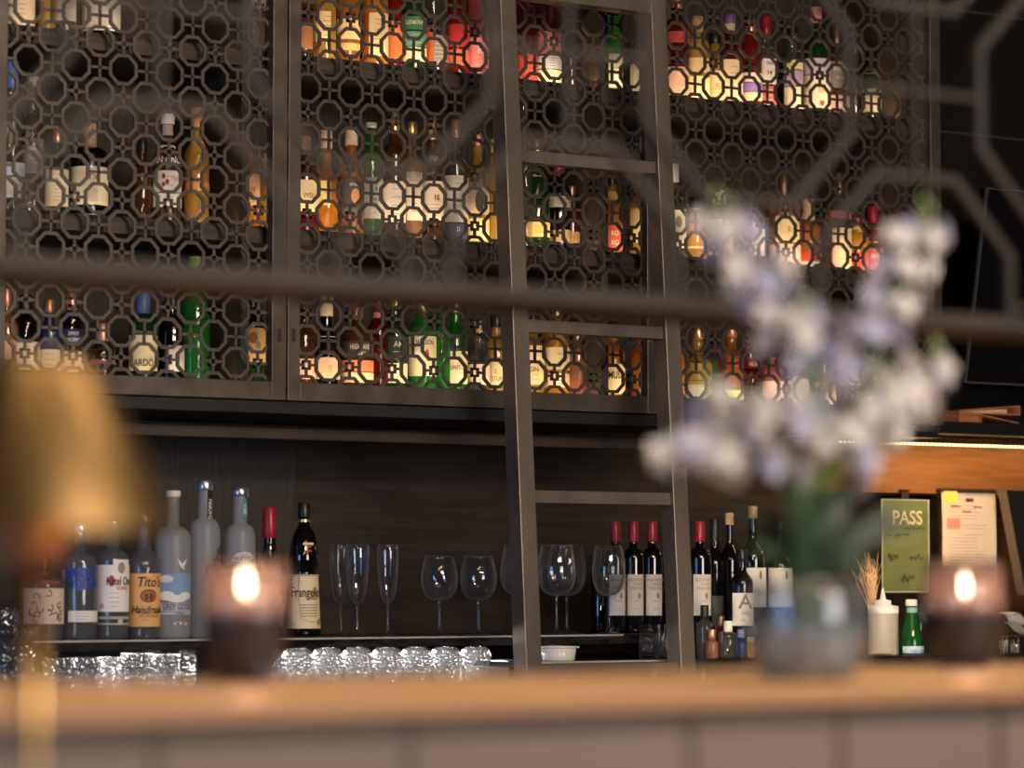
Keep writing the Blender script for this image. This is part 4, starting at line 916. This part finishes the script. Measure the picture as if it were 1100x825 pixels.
def jar(px_, top, w, lb, fill, picks, Y=6.30):
    s = sc(px_, top, Y); h = zat(px_, top, Y)-zc; r = w/2/s; root = thing('glass_jar', lb, 'jar', (xat(px_, top, Y), Y, zc), 'glass jars between the ladder rails')
    m = MB(); m.lathe([(r*.9, 0), (r, .006), (r, h*.8), (r*.92, h*.86), (r*.98, h*.9), (r*.98, h), (r*.9, h), (r*.86, h*.86), (r*.93, .012), (.001, .008)], 30, close=False); m.build('body', STEMW, root)
    if fill: m = MB(); m.lathe([(r*.86, .012), (r*.9, h*.3), (r*.86, h*.62)], 24); m.build('contents', pm(fill[0], fill[1], .3), root)
    if picks:
        for k in range(8):
            a = k*2.4; m = MB(); m.tube([(r*.5*cos(a), r*.5*sin(a), .012), (r*.8*cos(a+.8), r*.8*sin(a+.8), h+.022+.004*(k % 3))], .0009, 6)
            m.lathe([(.0005, 0), (.0022, .002), (.0022, .004), (.0005, .006)], 8, c=(r*.8*cos(a+.8), r*.8*sin(a+.8), h+.02+.004*(k % 3))); m.build('pick', SILVER, root)
    else:
        m = MB(); m.lathe([(r*1.02, h), (r*1.04, h+.002), (r*1.04, h+.014), (r*.9, h+.018), (r*.3, h+.019), (.001, h+.019)], 26, close=False); m.build('lid', CAPS['black'], root)
jar(697, 680, 21, 'lidded glass jar with dark cherries between the ladder rails', ('cherries', (.02, .015, .03)), False)
jar(714, 683, 20, 'open glass jar holding steel cocktail picks', None, True, 6.28)
# ramekin
s = sc(601, 712, 6.27); h = zat(601, 694, 6.27)-zc; r = 19/s
root = thing('ramekin', 'white fluted ceramic ramekin with small handle below the wine glasses', 'ramekin', (xat(600, 712, 6.27), 6.27, zc))
m = MB(); m.lathe([(r*.86, 0), (r*.9, .003), (r*.98, h*.86)], 96, close=True, rib=.02, nr=32); m.lathe([(r*.98, h*.84), (r*1.04, h*.88), (r*1.05, h), (r*.95, h), (r*.9, h*.3), (.001, h*.25)], 48, close=False)
m.build('body', CERAMIC, root)
m = MB(); m.prism([(r*.95, h*.82), (r*1.32, h*.86), (r*1.28, h*.98), (r*.98, h*1.0)], -.008, .008); m.build('handle', CERAMIC, root, bevel=.001)

# squeeze bottle
Yq2 = 6.30; s = sc(949, 716, Yq2); root = thing('squeeze_bottle', 'white plastic squeeze bottle with pointed nozzle beside the green bottle', 'squeeze bottle', (xat(949, 716, Yq2), Yq2, zc))
def pq(y): return zat(949, y, Yq2)-zc
SQ = tinted('squeeze_plastic', (.8, .76, .68), (.84, .78, .68), .85, 1.35, .3)
m = MB(); m.lathe([(15.5/s, 0), (16.5/s, .004), (16.3/s, pq(660)), (15.5/s, pq(655))], 32); m.build('body', SQ, root)
m = MB(); m.lathe([(16.6/s, pq(659)), (16.8/s, pq(657)), (16.6/s, pq(651)), (9/s, pq(650)), (8.6/s, pq(645)), (3.2/s, pq(644)), (2.6/s, pq(640)), (1.0/s, pq(632))], 32); m.build('nozzle_cap', WHITE, root)
# mineral water bottle
s = sc(980, 716, 6.30); root = thing('water_bottle', 'green glass mineral water bottle with white cap and pale blue label', 'bottle', (xat(979.5, 716, 6.3), 6.3, zc))
def pw_(y): return zat(980, y, 6.3)-zc
GW = tinted('water_green', (.03, .42, .07), (.03, .30, .05), .42, 1.5)
m = MB(); m.lathe([(11.5/s, 0), (12.8/s, .004), (12.8/s, pw_(694)), (12.2/s, pw_(684)), (9.4/s, pw_(670)), (6.6/s, pw_(660)), (5.8/s, pw_(656)), (5.6/s, pw_(650))], 32); m.build('glass', GW, root)
m = MB(); m.lathe([(5.9/s, pw_(651)), (6.3/s, pw_(650)), (6.3/s, pw_(645)), (5.6/s, pw_(644))], 24); m.build('cap', WHITE, root)
m = MB(); m.patch(5.9/s+.0012, -1.6, 1.6, pw_(658), pw_(652.5)); m.build('neck_label', lab((.25, .45, .45)), root, fix=False)
m = MB(); m.patch(12.8/s+.0007, -1.5, 1.5, max(.004, pw_(717)), pw_(694)); l1 = m.build('label', lab((.42, .55, .68)), root, fix=False)
m = MB(); bent_text(m, 'S.PELLEGRINO', 6.5/s, 12.8/s+.001, 2.5/s, pw_(700.5), .6); m.build('lettering', lab((.02, .04, .22)), l1, fix=False)
m = MB(); k = 18; rr = 9.8/s+.003; m.add([((rr)*sin(.75+.42*cos(2*pi*i/k)), -(rr)*cos(.75+.42*cos(2*pi*i/k)), pw_(674)+6.2/s*sin(2*pi*i/k)) for i in range(k)], [tuple(range(k))]); m.build('round_label', lab((.75, .76, .72)), root, fix=False)
# spice glass
s = sc(946, 716, 6.22); root = thing('spice_glass', 'small square glass of brown spice before the squeeze bottle', 'glass', (xat(946, 716, 6.24), 6.24, zc))
w = 15/s; h = zat(946, 703, 6.24)-zc
m = MB(); m.ring([(-w, 0), (w, 0), (w, 0), (w, h), (-w, h), (-w, h)][:0] or [(-w, 0), (w, 0), (w, h), (-w, h)], [(-w+.0015, .002), (w-.0015, .002), (w-.0015, h-.001), (-w+.0015, h-.001)], -.02, .02); m.build('body', STEMW, root)
m = MB(); rd = random.Random(9)
for k in range(70):
    x, y, z = rd.uniform(-w*.8, w*.8), rd.uniform(-.016, .016), rd.uniform(.004, h*.6)
    e = .0022; m.add([(x-e, y, z), (x+e, y, z), (x, y-e, z), (x, y+e, z), (x, y, z-e), (x, y, z+e)], [(0, 2, 5), (2, 1, 5), (1, 3, 5), (3, 0, 5), (2, 0, 4), (1, 2, 4), (3, 1, 4), (0, 3, 4)])
o = m.build('spice', pm('spice', (.20, .06, .02), .7), root); o['kind'] = 'stuff'
# dried grass bunch in a jar behind the vase
root = thing('dried_grass', 'wispy bunch of golden dried grass right of the flower vase', 'dried grass', (xat(938, 716, 6.34), 6.34, zc))
m = MB(); rd = random.Random(11)
s = sc(930, 640, 6.34)
for k in range(70):
    h = (716-rd.uniform(603, 640))/s; a = rd.uniform(-.9, .35); bend = rd.uniform(.2, 1)
    pts = [(a*.02*t*t*t*4.6*bend+.012*sin(t*5+k)*t+rd.uniform(-.001, .001)+.002*sin(k), rd.uniform(-.003, .003)+.01*t*sin(k*2), h*t*(1-.06*t*abs(a))) for t in [q/8 for q in range(9)]]
    m.tube(pts, [.0012-.0006*q/8 for q in range(9)], 4)
o = m.build('stalk', pm('straw', (.85, .52, .25), .6), root); o['kind'] = 'stuff'
m = MB(); m.lathe([(.018, 0), (.02, .004), (.02, .07), (.0185, .07), (.018, .006), (.001, .004)], 24, close=False); m.build('holder', STEMW, root)
# receipt roll
root = thing('receipt_printer', 'black receipt printer with curling white paper at the right edge', 'printer', (xat(1092, 716, 6.3), 6.3, zc))
m = MB(); m.box(-.01, .16, -.02, .12, 0, .045); m.build('housing', BLACK, root, bevel=.004)
def ribbon(mb, pts, y0, y1):
    vs = []
    for x, z in pts: vs += [(x, y0, z), (x, y1, z)]
    mb.add(vs, [(2*i, 2*i+2, 2*i+3, 2*i+1) for i in range(len(pts)-1)], True)
m = MB(); ribbon(m, [(-.03, .108), (-.015, .112), (.0, .106), (.012, .094), (.02, .08), (.035, .076), (.06, .078), (.09, .07)], -.02, .05); m.build('paper', pm('receipt_paper', (.8, .78, .75), .6), root, fix=False)
m = MB(); ribbon(m, [(-.02, .085), (.0, .076), (.02, .06), (.05, .048), (.09, .045)], -.022, .03); m.build('paper', pm('receipt_paper', (.8, .78, .75), .6), root, fix=False)
for k, (px_, tp) in enumerate(((1078, 680), (1090, 684))):
    s = sc(px_, tp, 6.2); 
    root = thing('utensil_glass', ['clear glass of metal picks beside the right candle', 'clear glass of metal picks at the right edge'][k], 'glass', (xat(px_, tp, 6.24), 6.24, zc), 'glasses of picks')
    h = zat(px_, tp+8, 6.24)-zc; m = MB(); m.lathe([(.011, 0), (.013, h), (.012, h), (.010, .004), (.001, .003)], 20, close=False); m.build('body', STEMW, root)
    for q in range(5):
        m = MB(); a = q*1.3; m.tube([(.004*cos(a), .004*sin(a), .004), (.013*cos(a), .011*sin(a), h+.012)], .0009, 5); m.build('pick', SILVER, root)

# ------------------------------------------------------------------ front bar counter
zB = 1.07; yb0, yb1 = 2.46, 3.08
m = MB(); m.box(-1.2, 5.2, yb0+.003, yb1, zB-.016, zB)
bc = thing('bar_counter', 'blurred pale oak bar counter with taupe front across the foreground', 'counter', (1.5, yb0, 0))
m.v = [(x-1.5, y-yb0, z) for x, y, z in m.v]; m.build('worktop', COUNTER, bc, bevel=.004)
m = MB(); m.box(-2.7, 3.7, 0, .0028, -.017+zB, zB-.0005); m.build('shaded_edge', pm('oak_edge_shade', (.27, .14, .065), .5), bc)  # darker copy of the oak, shade on the front edge put into the colour
m = MB(); m.box(-2.7, 3.7, .03, .55, 0, zB-.016)
m.build('front_panel', FASCIA, bc)
m = MB()
for px_ in (160, 430, 731, 890, 1060):
    x = xat(px_, 790, yb0+.05)-1.5; m.box(x-.004, x+.004, .025, .031, 0, zB-.017)
m.build('seam_strip', pm('taupe_seam', (.085, .062, .053), .5), bc)

# ------------------------------------------------------------------ candles
SMOKE = tinted('smoked_ribbed_glass', (.30, .31, .38), (.13, .12, .14), .22, 1.5, .12)
FLAME = pm('flame', (1, .8, .4), .5, emit=(1, .72, .32), es=260)
WAX = pm('wax', (.10, .085, .085), .5)
def candle(px_, ybase, w, ytop, yfl, dxf, lb):
    Yk = 2.93
    z = zB; s = sc(px_, ybase, Yk)
    root = thing('candle_holder', lb, 'candle holder', (xat(px_, ybase, Yk), Yk, z), 'smoked glass candle holders')
    r = w/2/s; h = zat(px_, ytop, Yk)-z
    pr = [(r*.55, 0), (r*.66, .004), (r*.84, .022), (r*.96, .045), (r, h*.55), (r*.97, h), (r*.93, h), (r*.94, h*.55), (r*.88, .045), (r*.5, .016), (.001, .014)]
    m = MB(); m.lathe(pr, 120, close=False, rib=.012, nr=40); m.build('glass', SMOKE, root)
    zf = zat(px_, yfl, Yk)-z
    m = MB(); rc = r*.78; m.lathe([(rc*.5, .017), (rc*.78, .03), (rc, .05), (rc, zf-.026), (rc*.5, zf-.030)], 28); m.build('wax', WAX, root)
    m = MB(); m.tube([(dxf, 0, zf-.030), (dxf, 0, zf-.014)], .0012, 6); m.build('wick', CAPS['black'], root)
    m = MB(); m.lathe([(.0006, zf-.014), (.0030, zf-.009), (.0038, zf-.001), (.0030, zf+.006), (.0015, zf+.011), (.0003, zf+.015)], 16, c=(dxf, 0, 0)); m.build('flame', FLAME, root)
    L = bpy.data.lights.new('candle_light', 'POINT'); L.energy = 5.0; L.color = (1, .42, .16); L.shadow_soft_size = .012
    lo = bpy.data.objects.new('candle_light', L); COL.objects.link(lo); lo.location = (root.location.x+dxf, Yk-.012, z+zf+.002)
candle(263, 735, 92, 604, 626, 0, 'lit smoked glass candle holder standing left on the oak bar')
candle(1036, 719, 86, 602, 629, .002, 'lit smoked glass candle holder right of the flower vase')

# ------------------------------------------------------------------ table lamp and the table under it
Yla = 2.4*.925
def lp(y): return zat(38, y, Yla)
tz = .80
lamp = thing('table_lamp', 'brass table lamp with conical shade at the left edge', 'lamp', (xat(38, 560, Yla), Yla, tz))
s = sc(38, 560, Yla)
m = MB(); rt, rb = 64/s, 156/s
m.lathe([(rb, lp(567)-tz), (rt, lp(396)-tz), (rt*.9, lp(391)-tz), (.006, lp(391)-tz+.002)], 72, close=False)
m.build('lamp_shade', BRASS, lamp)
m = MB(); m.lathe([(rb-.0015, lp(567)-tz), (rt-.002, lp(398)-tz)], 64, close=False); m.build('shade_lining', BRASSIN, lamp)
m = MB(); m.lathe([(.0085, .01), (.0085, lp(600)-tz)], 20); m.build('pole', BRASS, lamp)
m = MB(); m.lathe([(.010, lp(606)-tz), (.020, lp(600)-tz), (.022, lp(572)-tz), (.010, lp(560)-tz), (.006, lp(393)-tz)], 24); m.build('socket', pm('copper_socket', (.75, .28, .08), .4, .6), lamp)
m = MB(); m.lathe([(.07, 0), (.072, .004), (.07, .012), (.012, .016)], 40); m.build('base', BRASS, lamp)
tb = thing('side_table', 'dark round side table under the brass lamp', 'table', (lamp.location.x, Yla, 0))
m = MB(); m.lathe([(.19, tz-.03), (.20, tz-.027), (.20, tz-.003), (.195, tz)], 48); m.build('table_top', BLKWOOD, tb)
m = MB(); m.lathe([(.03, .02), (.03, tz-.03)], 20); m.build('leg', BRONZE, tb)
m = MB(); m.lathe([(.22, 0), (.22, .012), (.04, .03)], 32); m.build('base', BRONZE, tb)

# ------------------------------------------------------------------ hanging screen over the bar
Yh = 2.98
hs = thing('hanging_screen', 'blurred bronze octagon screen hanging above the bar counter', 'screen', (1.5, Yh, 3.5))
def relh(mb): mb.v = [(x-1.5, y-Yh, z-3.5) for x, y, z in mb.v]; return mb
zb0, zb1 = zat(50, 293, Yh), zat(50, 275, Yh)
m = MB(); m.box(-1.2, 5.2, Yh-.008, Yh+.16, zb0, zb1); relh(m).build('bottom_rail', HANGM, hs, bevel=.002)
rp = at(985, 98, Yh)      # a cross of the lattice; the upper octagons sit half a cell to each side
PH = (xat(985, 98, Yh)-xat(612, 90, Yh))
m = MB(); lattice(m, -1.2, 5.2, zb1, 3.45, (rp.x+PH/2, rp.z), 0, PH, PH*1.0, .0105, .0075, .09, Yh, Yh+.012)
relh(m).build('lattice', HANGM, hs)
m = MB(); m.box(-1.2, 5.2, Yh-.008, Yh+.16, 3.45, 3.5); relh(m).build('top_rail', HANGM, hs)

# ------------------------------------------------------------------ flower vase
Yv = 2.64; s = sc(868, 730, Yv)
vp = (xat(868, 728, Yv), Yv, zB)
va = thing('flower_vase', 'round clear glass vase of water and pebbles between the ladder and right candle', 'vase', vp)
r = 67/s; h = zat(868, 624, Yv)-zB
m = MB(); pr = [(r*.55, 0), (r*.78, .006), (r*.96, .03), (r, .055), (r*.99, h*.8), (r*.96, h)]
m.lathe(pr+[(a-.004, max(.006, z)) for a, z in reversed(pr)]+[(.001, .006)], 48, close=False); m.build('glass', tinted('vase_glass', (.82, .86, .90), (.5, .55, .6), .10, 1.5), va)
m = MB(); pr2 = [(r*.50, .008), (r*.74, .010), (r*.90, .032), (r*.93, .055), (r*.90, h*.62)]
m.lathe(pr2, 40); m.build('water', tinted('vase_water', (.70, .76, .84), (.62, .72, .86), .14, 1.33), va)
m = MB(); rd = random.Random(2)
PEB = [pm('pebble_a', (.85, .75, .62), .5), pm('pebble_b', (.62, .48, .34), .5)]
for cnum in range(2):
    m = MB()
    for k in range(60):
        a, q, z = rd.uniform(0, 2*pi), r*.82*math.sqrt(rd.random()), .014+.045*rd.random()
        e = rd.uniform(.006, .010); c = (q*cos(a)*.9, q*sin(a)*.9, z)
        m.lathe([(e*.3, -e*.6), (e*.85, -e*.35), (e, 0), (e*.85, e*.35), (e*.3, e*.6)], 8, c=c)
    o = m.build('pebble', PEB[cnum], va); o['kind'] = 'stuff'

def petal(mb, base, ax, side, up, L, w):
    n = 5; vs = []
    for i in range(n+1):
        t = i/n; ww = w*sin(pi*(.12+.80*t))**.8; c = base+ax*(L*t)+up*(L*.35*t*t)
        vs += [c-side*ww+up*.002, c, c+side*ww+up*.002]
    fs = []
    for i in range(n):
        fs += [(3*i, 3*i+1, 3*i+4, 3*i+3), (3*i+1, 3*i+2, 3*i+5, 3*i+4)]
    mb.add(vs, fs, True)
def blossom_mesh(seed, R):
    rd = random.Random(seed); mb = MB()
    for ring, (nn, sc_, tilt) in enumerate(((5, 1, .15), (5, .72, .7))):
        for k in range(nn):
            a = 2*pi*k/nn+ring*.6+rd.uniform(-.1, .1); d = Vector((cos(a), sin(a), tilt)).normalized()
            sd = Vector((-sin(a), cos(a), 0)); petal(mb, Vector((0, 0, 0)), d, sd, Vector((0, 0, 1)), R*sc_, R*.42*sc_)
    return mb
PET = []  # petals
for nme, c, t in (('petal_white', (.74, .73, .74), (.68, .66, .68)), ('petal_lilac', (.50, .52, .68), (.54, .56, .74))):
    m_, nt, b_, out_ = newmat(nme); b_.inputs['Base Color'].default_value = (*c, 1); b_.inputs['Roughness'].default_value = .6
    tl = nt.nodes.new('ShaderNodeBsdfTranslucent'); tl.inputs[0].default_value = (*t, 1); mx = nt.nodes.new('ShaderNodeMixShader'); mx.inputs[0].default_value = .35
    nt.links.new(b_.outputs[0], mx.inputs[1]); nt.links.new(tl.outputs[0], mx.inputs[2]); nt.links.new(mx.outputs[0], out_.inputs[0]); PET.append(m_)
STEM = pm('stem_green', (.10, .19, .05), .5); LEAF = pm('leaf_green', (.010, .028, .014), .5, 0, .3, 20); BUD = pm('bud_green', (.22, .32, .12), .5)
bl = [blossom_mesh(k, .0205).build('blossom', PET[k % 2 if k < 3 else 0], None) for k in range(4)]
blm = [o.data for o in bl]
for o in bl: bpy.data.objects.remove(o)
def catmull(P, n=8):
    P = [Vector(p) for p in P]; P = [P[0]*2-P[1]]+P+[P[-1]*2-P[-2]]; out = []
    for i in range(1, len(P)-2):
        for k in range(n):
            t = k/n; a, b, c, d = P[i-1:i+3]
            out.append(.5*((2*b)+(c-a)*t+(2*a-5*b+4*c-d)*t*t+(3*b-a-3*c+d)*t*t*t))
    out.append(P[-2]); return out
def spike(pts_px, nb, t0, spread, seed, lb, lilac=.4, Yo=0., buds=True, size=(1.0, .72)):
    rd = random.Random(seed); nb = int(nb*.82)
    P = [Vector(vp)+Vector((rd.uniform(-.012, .012), rd.uniform(-.01, .01), .03))]
    for i, (a, b) in enumerate(pts_px): P.append(at(a, b, Yv+Yo*(i+1)/len(pts_px)))
    C = catmull(P)
    root = thing('delphinium', lb, 'flower', tuple(P[0]), 'stems of white delphinium in the vase')
    O = Vector(P[0]); m = MB(); m.tube([c-O for c in C], [.0034-.002*i/len(C) for i in range(len(C))], 8); m.build('stem', STEM, root)
    for k in range(nb):
        t = t0+(1-t0)*(k+.5)/nb; q = t*(len(C)-1); i = min(int(q), len(C)-2); c = C[i].lerp(C[i+1], q-i)
        a = k*2.4+rd.uniform(-.3, .3); sp = spread*(1.0-.45*(t-t0)/(1-t0))
        off = Vector((cos(a)*sp, sin(a)*sp*.7, rd.uniform(-.008, .012)))
        o = bpy.data.objects.new('blossom', blm[(1 if rd.random() < lilac else 0)+(2 if False else 0)]); COL.objects.link(o); o.parent = root
        o.location = c+off-O
        d = (off+Vector((0, -.015, .006))).normalized(); o.rotation_euler = d.to_track_quat('Z', 'Y').to_euler()
        e = (size[0]+(size[1]-size[0])*(t-t0)/(1-t0))*rd.uniform(.85, 1.15); o.scale = (e, e, e)
    if buds:
        m = MB()
        for k in range(4):
            c = C[-1]+Vector((rd.uniform(-.008, .008), rd.uniform(-.006, .006), .010*k))-O
            m.lathe([(.001, -.006), (.003, -.002), (.0035, .002), (.001, .007)], 8, c=c)
        m.build('bud', BUD, root)
    return root
spike([(862, 560), (880, 470), (862, 385), (838, 330), (806, 285), (784, 258), (772, 240)], 30, .42, .036, 21, 'tall delphinium stem leaning left with white blossoms past the beam', .5, -.02)
spike([(880, 560), (900, 480), (935, 400), (955, 330), (975, 275), (992, 245)], 34, .40, .036, 22, 'tallest delphinium stem rising at right with pale blossoms', .35, -.01)
spike([(860, 570), (835, 510), (800, 470), (762, 470), (740, 486), (722, 502)], 22, .46, .026, 23, 'drooping delphinium stem arching over to the left', .35, -.03)
spike([(872, 560), (905, 500), (950, 460), (985, 420), (1003, 395)], 20, .46, .034, 24, 'short delphinium stem leaning right below the tallest one', .25, .02)
spike([(866, 570), (852, 500), (835, 450), (800, 440), (760, 432)], 20, .46, .036, 25, 'short central delphinium stem with dense white blossoms', .2, -.05)
spike([(870, 570), (880, 510), (885, 455), (878, 400), (868, 350)], 22, .44, .036, 26, 'upright delphinium stem in the middle of the bunch', .5, .03)
spike([(870, 570), (890, 520), (915, 480), (940, 450), (955, 425)], 20, .42, .036, 27, 'short delphinium stem low at the right of the bunch', .25, -.03)
spike([(864, 570), (850, 530), (825, 500), (800, 495), (775, 500)], 12, .52, .03, 28, 'lowest delphinium stem at the left of the bunch', .3, -.04)
# leaves
def leaf(P, w, parent, O, mat=LEAF):
    C = catmull(P, 6); m = MB(); vs = []; n = len(C)
    for i, c in enumerate(C):
        d = (C[min(i+1, n-1)]-C[max(i-1, 0)]).normalized(); sd = d.cross(Vector((0, -1, .2))).normalized(); ww = w*sin(pi*min(.98, .1+.88*i/(n-1)))
        vs += [c-sd*ww-O, c+Vector((0, .003, 0))-O, c+sd*ww-O]
    fs = []
    for i in range(n-1): fs += [(3*i, 3*i+1, 3*i+4, 3*i+3), (3*i+1, 3*i+2, 3*i+5, 3*i+4)]
    m.add(vs, fs, True); return m.build('leaf', mat, parent, fix=False)
gr = thing('greenery', 'dark green leafy sprays spreading above the vase rim', 'foliage', vp)
O = Vector(vp)
rd = random.Random(31)
for k, (tx, ty, w) in enumerate(((905, 545, .016), (948, 560, .014), (985, 545, .010), (925, 520, .014), (880, 520, .014), (845, 540, .015), (815, 560, .013), (800, 585, .010), (830, 500, .010), (860, 590, .018), (900, 590, .020), (935, 600, .014), (875, 560, .018), (890, 530, .015), (1005, 560, .007), (780, 545, .007))):
    leaf([Vector(vp)+Vector((rd.uniform(-.01, .01), 0, .05)), at(868+(tx-868)*.25, 620+(ty-620)*.35, Yv-.01*(k % 3)), at(868+(tx-868)*.65, 620+(ty-620)*.85, Yv-.02*(k % 3)), at(tx, ty, Yv-.025*(k % 3))], w, gr, O)
m = MB()
for k in range(7): m.tube([Vector(vp)+Vector((.012*cos(k), .012*sin(k), .02))-O, at(868+4*cos(k*2), 600, Yv+.008*sin(k))-O, at(868+16*cos(k*2), 560, Yv+.012*sin(k))-O], .003, 6)
m.build('stalk', STEM, gr)

# ------------------------------------------------------------------ lights
def area(name, loc, target, sx, sy, energy, col, spread=None):
    L = bpy.data.lights.new(name, 'AREA'); L.shape = 'RECTANGLE'; L.size = sx; L.size_y = sy; L.energy = energy; L.color = col
    if spread: L.spread = spread
    o = bpy.data.objects.new(name, L); COL.objects.link(o); o.location = loc
    o.rotation_euler = (Vector(target)-Vector(loc)).to_track_quat('-Z', 'Y').to_euler(); return o
WARM = (1, .72, .44)
def strip(x0, x1, y, z, tgt, e, w=.008, col=WARM, name='shelf_led'):
    L = bpy.data.lights.new(name, 'AREA'); L.shape = 'RECTANGLE'; L.size = x1-x0; L.size_y = w; L.energy = e*(x1-x0); L.color = col
    o = bpy.data.objects.new(name, L); COL.objects.link(o); o.location = ((x0+x1)/2, y, z)
    o.rotation_euler = (Vector(tgt)).to_track_quat('-Z', 'Y').to_euler()
    # keep the long side along X
    d = Vector(tgt).normalized(); xax = Vector((1, 0, 0)); zax = -d; yax = zax.cross(xax).normalized()
    o.rotation_euler = Matrix((xax, yax, zax)).transposed().to_euler(); return o
bays = [(xdiv[0]+.02, xdiv[1]-.02, 1.), (xdiv[1]+.02, xdiv[2]-.02, 1.)]
for r in (1, 2, 3):
    for (a, b_, k) in bays:
        strip(a, b_, 6.446, ZS[r]+.010, (0, .75, 1), .88)
    strip(XL+.05, xdiv[0]-.02, 6.446, ZS[r]+.010, (0, .75, 1), .30)
strip(xat(30, 700, 6.42), xat(545, 700, 6.42), 6.43, zs-.030, (0, -.25, -1), 4.2, .02, (1, .92, .86), 'under_shelf_led')
strip(xat(880, 476, 6.50), 8.0, 6.515, yz-.004, (0, .8, -1), .75, .008, (1, .52, .14), 'amber_strip')
strip(xat(905, 540, 6.4), xat(1075, 540, 6.4), 6.42, zat(1000, 470, 6.42), (0, -.15, -1), 5.5, .02, (1, .74, .45), 'station_fill')  # unseen strip added to brighten the corner around the squeeze bottle
o = area('squeeze_bottle_fill', (xat(955, 700, 3.13), 3.13, 1.03), (xat(957, 690, 6.3), 6.3, 1.06), .25, .04, 2.4, (1, .78, .50)); o.data.spread = radians(22)  # added fill aimed at the squeeze bottle, no such lamp in view
area('window_daylight', (WX+1.5, -3.9, 1.9), (3.6, 5, 1.5), 2.9, 1.9, 235, (.98, .90, .84))
area('window_dusk', (-4.95, 2.3, 1.65), (3, 4.5, 1.3), 2.4, 2.1, 120, (.16, .42, 1))
area('ceiling_wash', (2.6, -.3, 3.4), (3.6, 6.4, 1.6), 2.4, .8, 330, (1, .80, .62))
area('bar_downlight', (1.9, 2.4, 3.3), (1.9, 2.95, 1.0), 2.6, .4, 30, (1, .72, .45))
for k in range(7):
    L = bpy.data.lights.new('pendant', 'POINT'); L.energy = 16; L.color = (1, .74, .48); L.shadow_soft_size = .045
    o = bpy.data.objects.new('pendant', L); COL.objects.link(o); o.location = (-.6+k*.55, -1.2+.25*k, 2.75)
L = bpy.data.lights.new('lamp_bulb', 'POINT'); L.energy = .05; L.color = (1, .58, .28); L.shadow_soft_size = .02
o = bpy.data.objects.new('lamp_bulb', L); COL.objects.link(o); o.location = (lamp.location.x+.045, Yla-.02, lp(540))
L = bpy.data.lights.new('lower_oak_fill', 'POINT'); L.energy = .35; L.color = (1, .6, .3); L.shadow_soft_size = .05  # unseen point light added so the lower oak looks warmly lit
o = bpy.data.objects.new('lower_oak_fill', L); COL.objects.link(o); o.location = (xat(1085, 560, 6.3), 6.45, 1.30)

w = bpy.data.worlds.new('world'); S.world = w; w.use_nodes = True
w.node_tree.nodes['Background'].inputs[0].default_value = (.5, .65, 1, 1); w.node_tree.nodes['Background'].inputs[1].default_value = .6

# ------------------------------------------------------------------ camera
cd = bpy.data.cameras.new('camera'); cam = bpy.data.objects.new('camera', cd); COL.objects.link(cam)
cam.matrix_world = Matrix(((R_[0], U_[0], -F_[0], 0), (R_[1], U_[1], -F_[1], 0), (R_[2], U_[2], -F_[2], CZ), (0, 0, 0, 1)))
cd.sensor_width = 36; cd.lens = f*36/1100; cd.clip_start = .05
cd.dof.use_dof = True; cd.dof.focus_distance = 7.65; cd.dof.aperture_fstop = 2.25
S.camera = cam
S.view_settings.view_transform = 'Standard'; S.view_settings.look = 'None'; S.view_settings.gamma = 1; S.view_settings.exposure = 0
S.view_settings.use_curve_mapping = False
c = S.cycles
c.use_denoising = True; c.use_adaptive_sampling = True; c.adaptive_threshold = .02
c.max_bounces = 12; c.transparent_max_bounces = 16; c.transmission_bounces = 10; c.glossy_bounces = 4; c.diffuse_bounces = 3
c.caustics_reflective = False; c.caustics_refractive = False; c.sample_clamp_indirect = 6
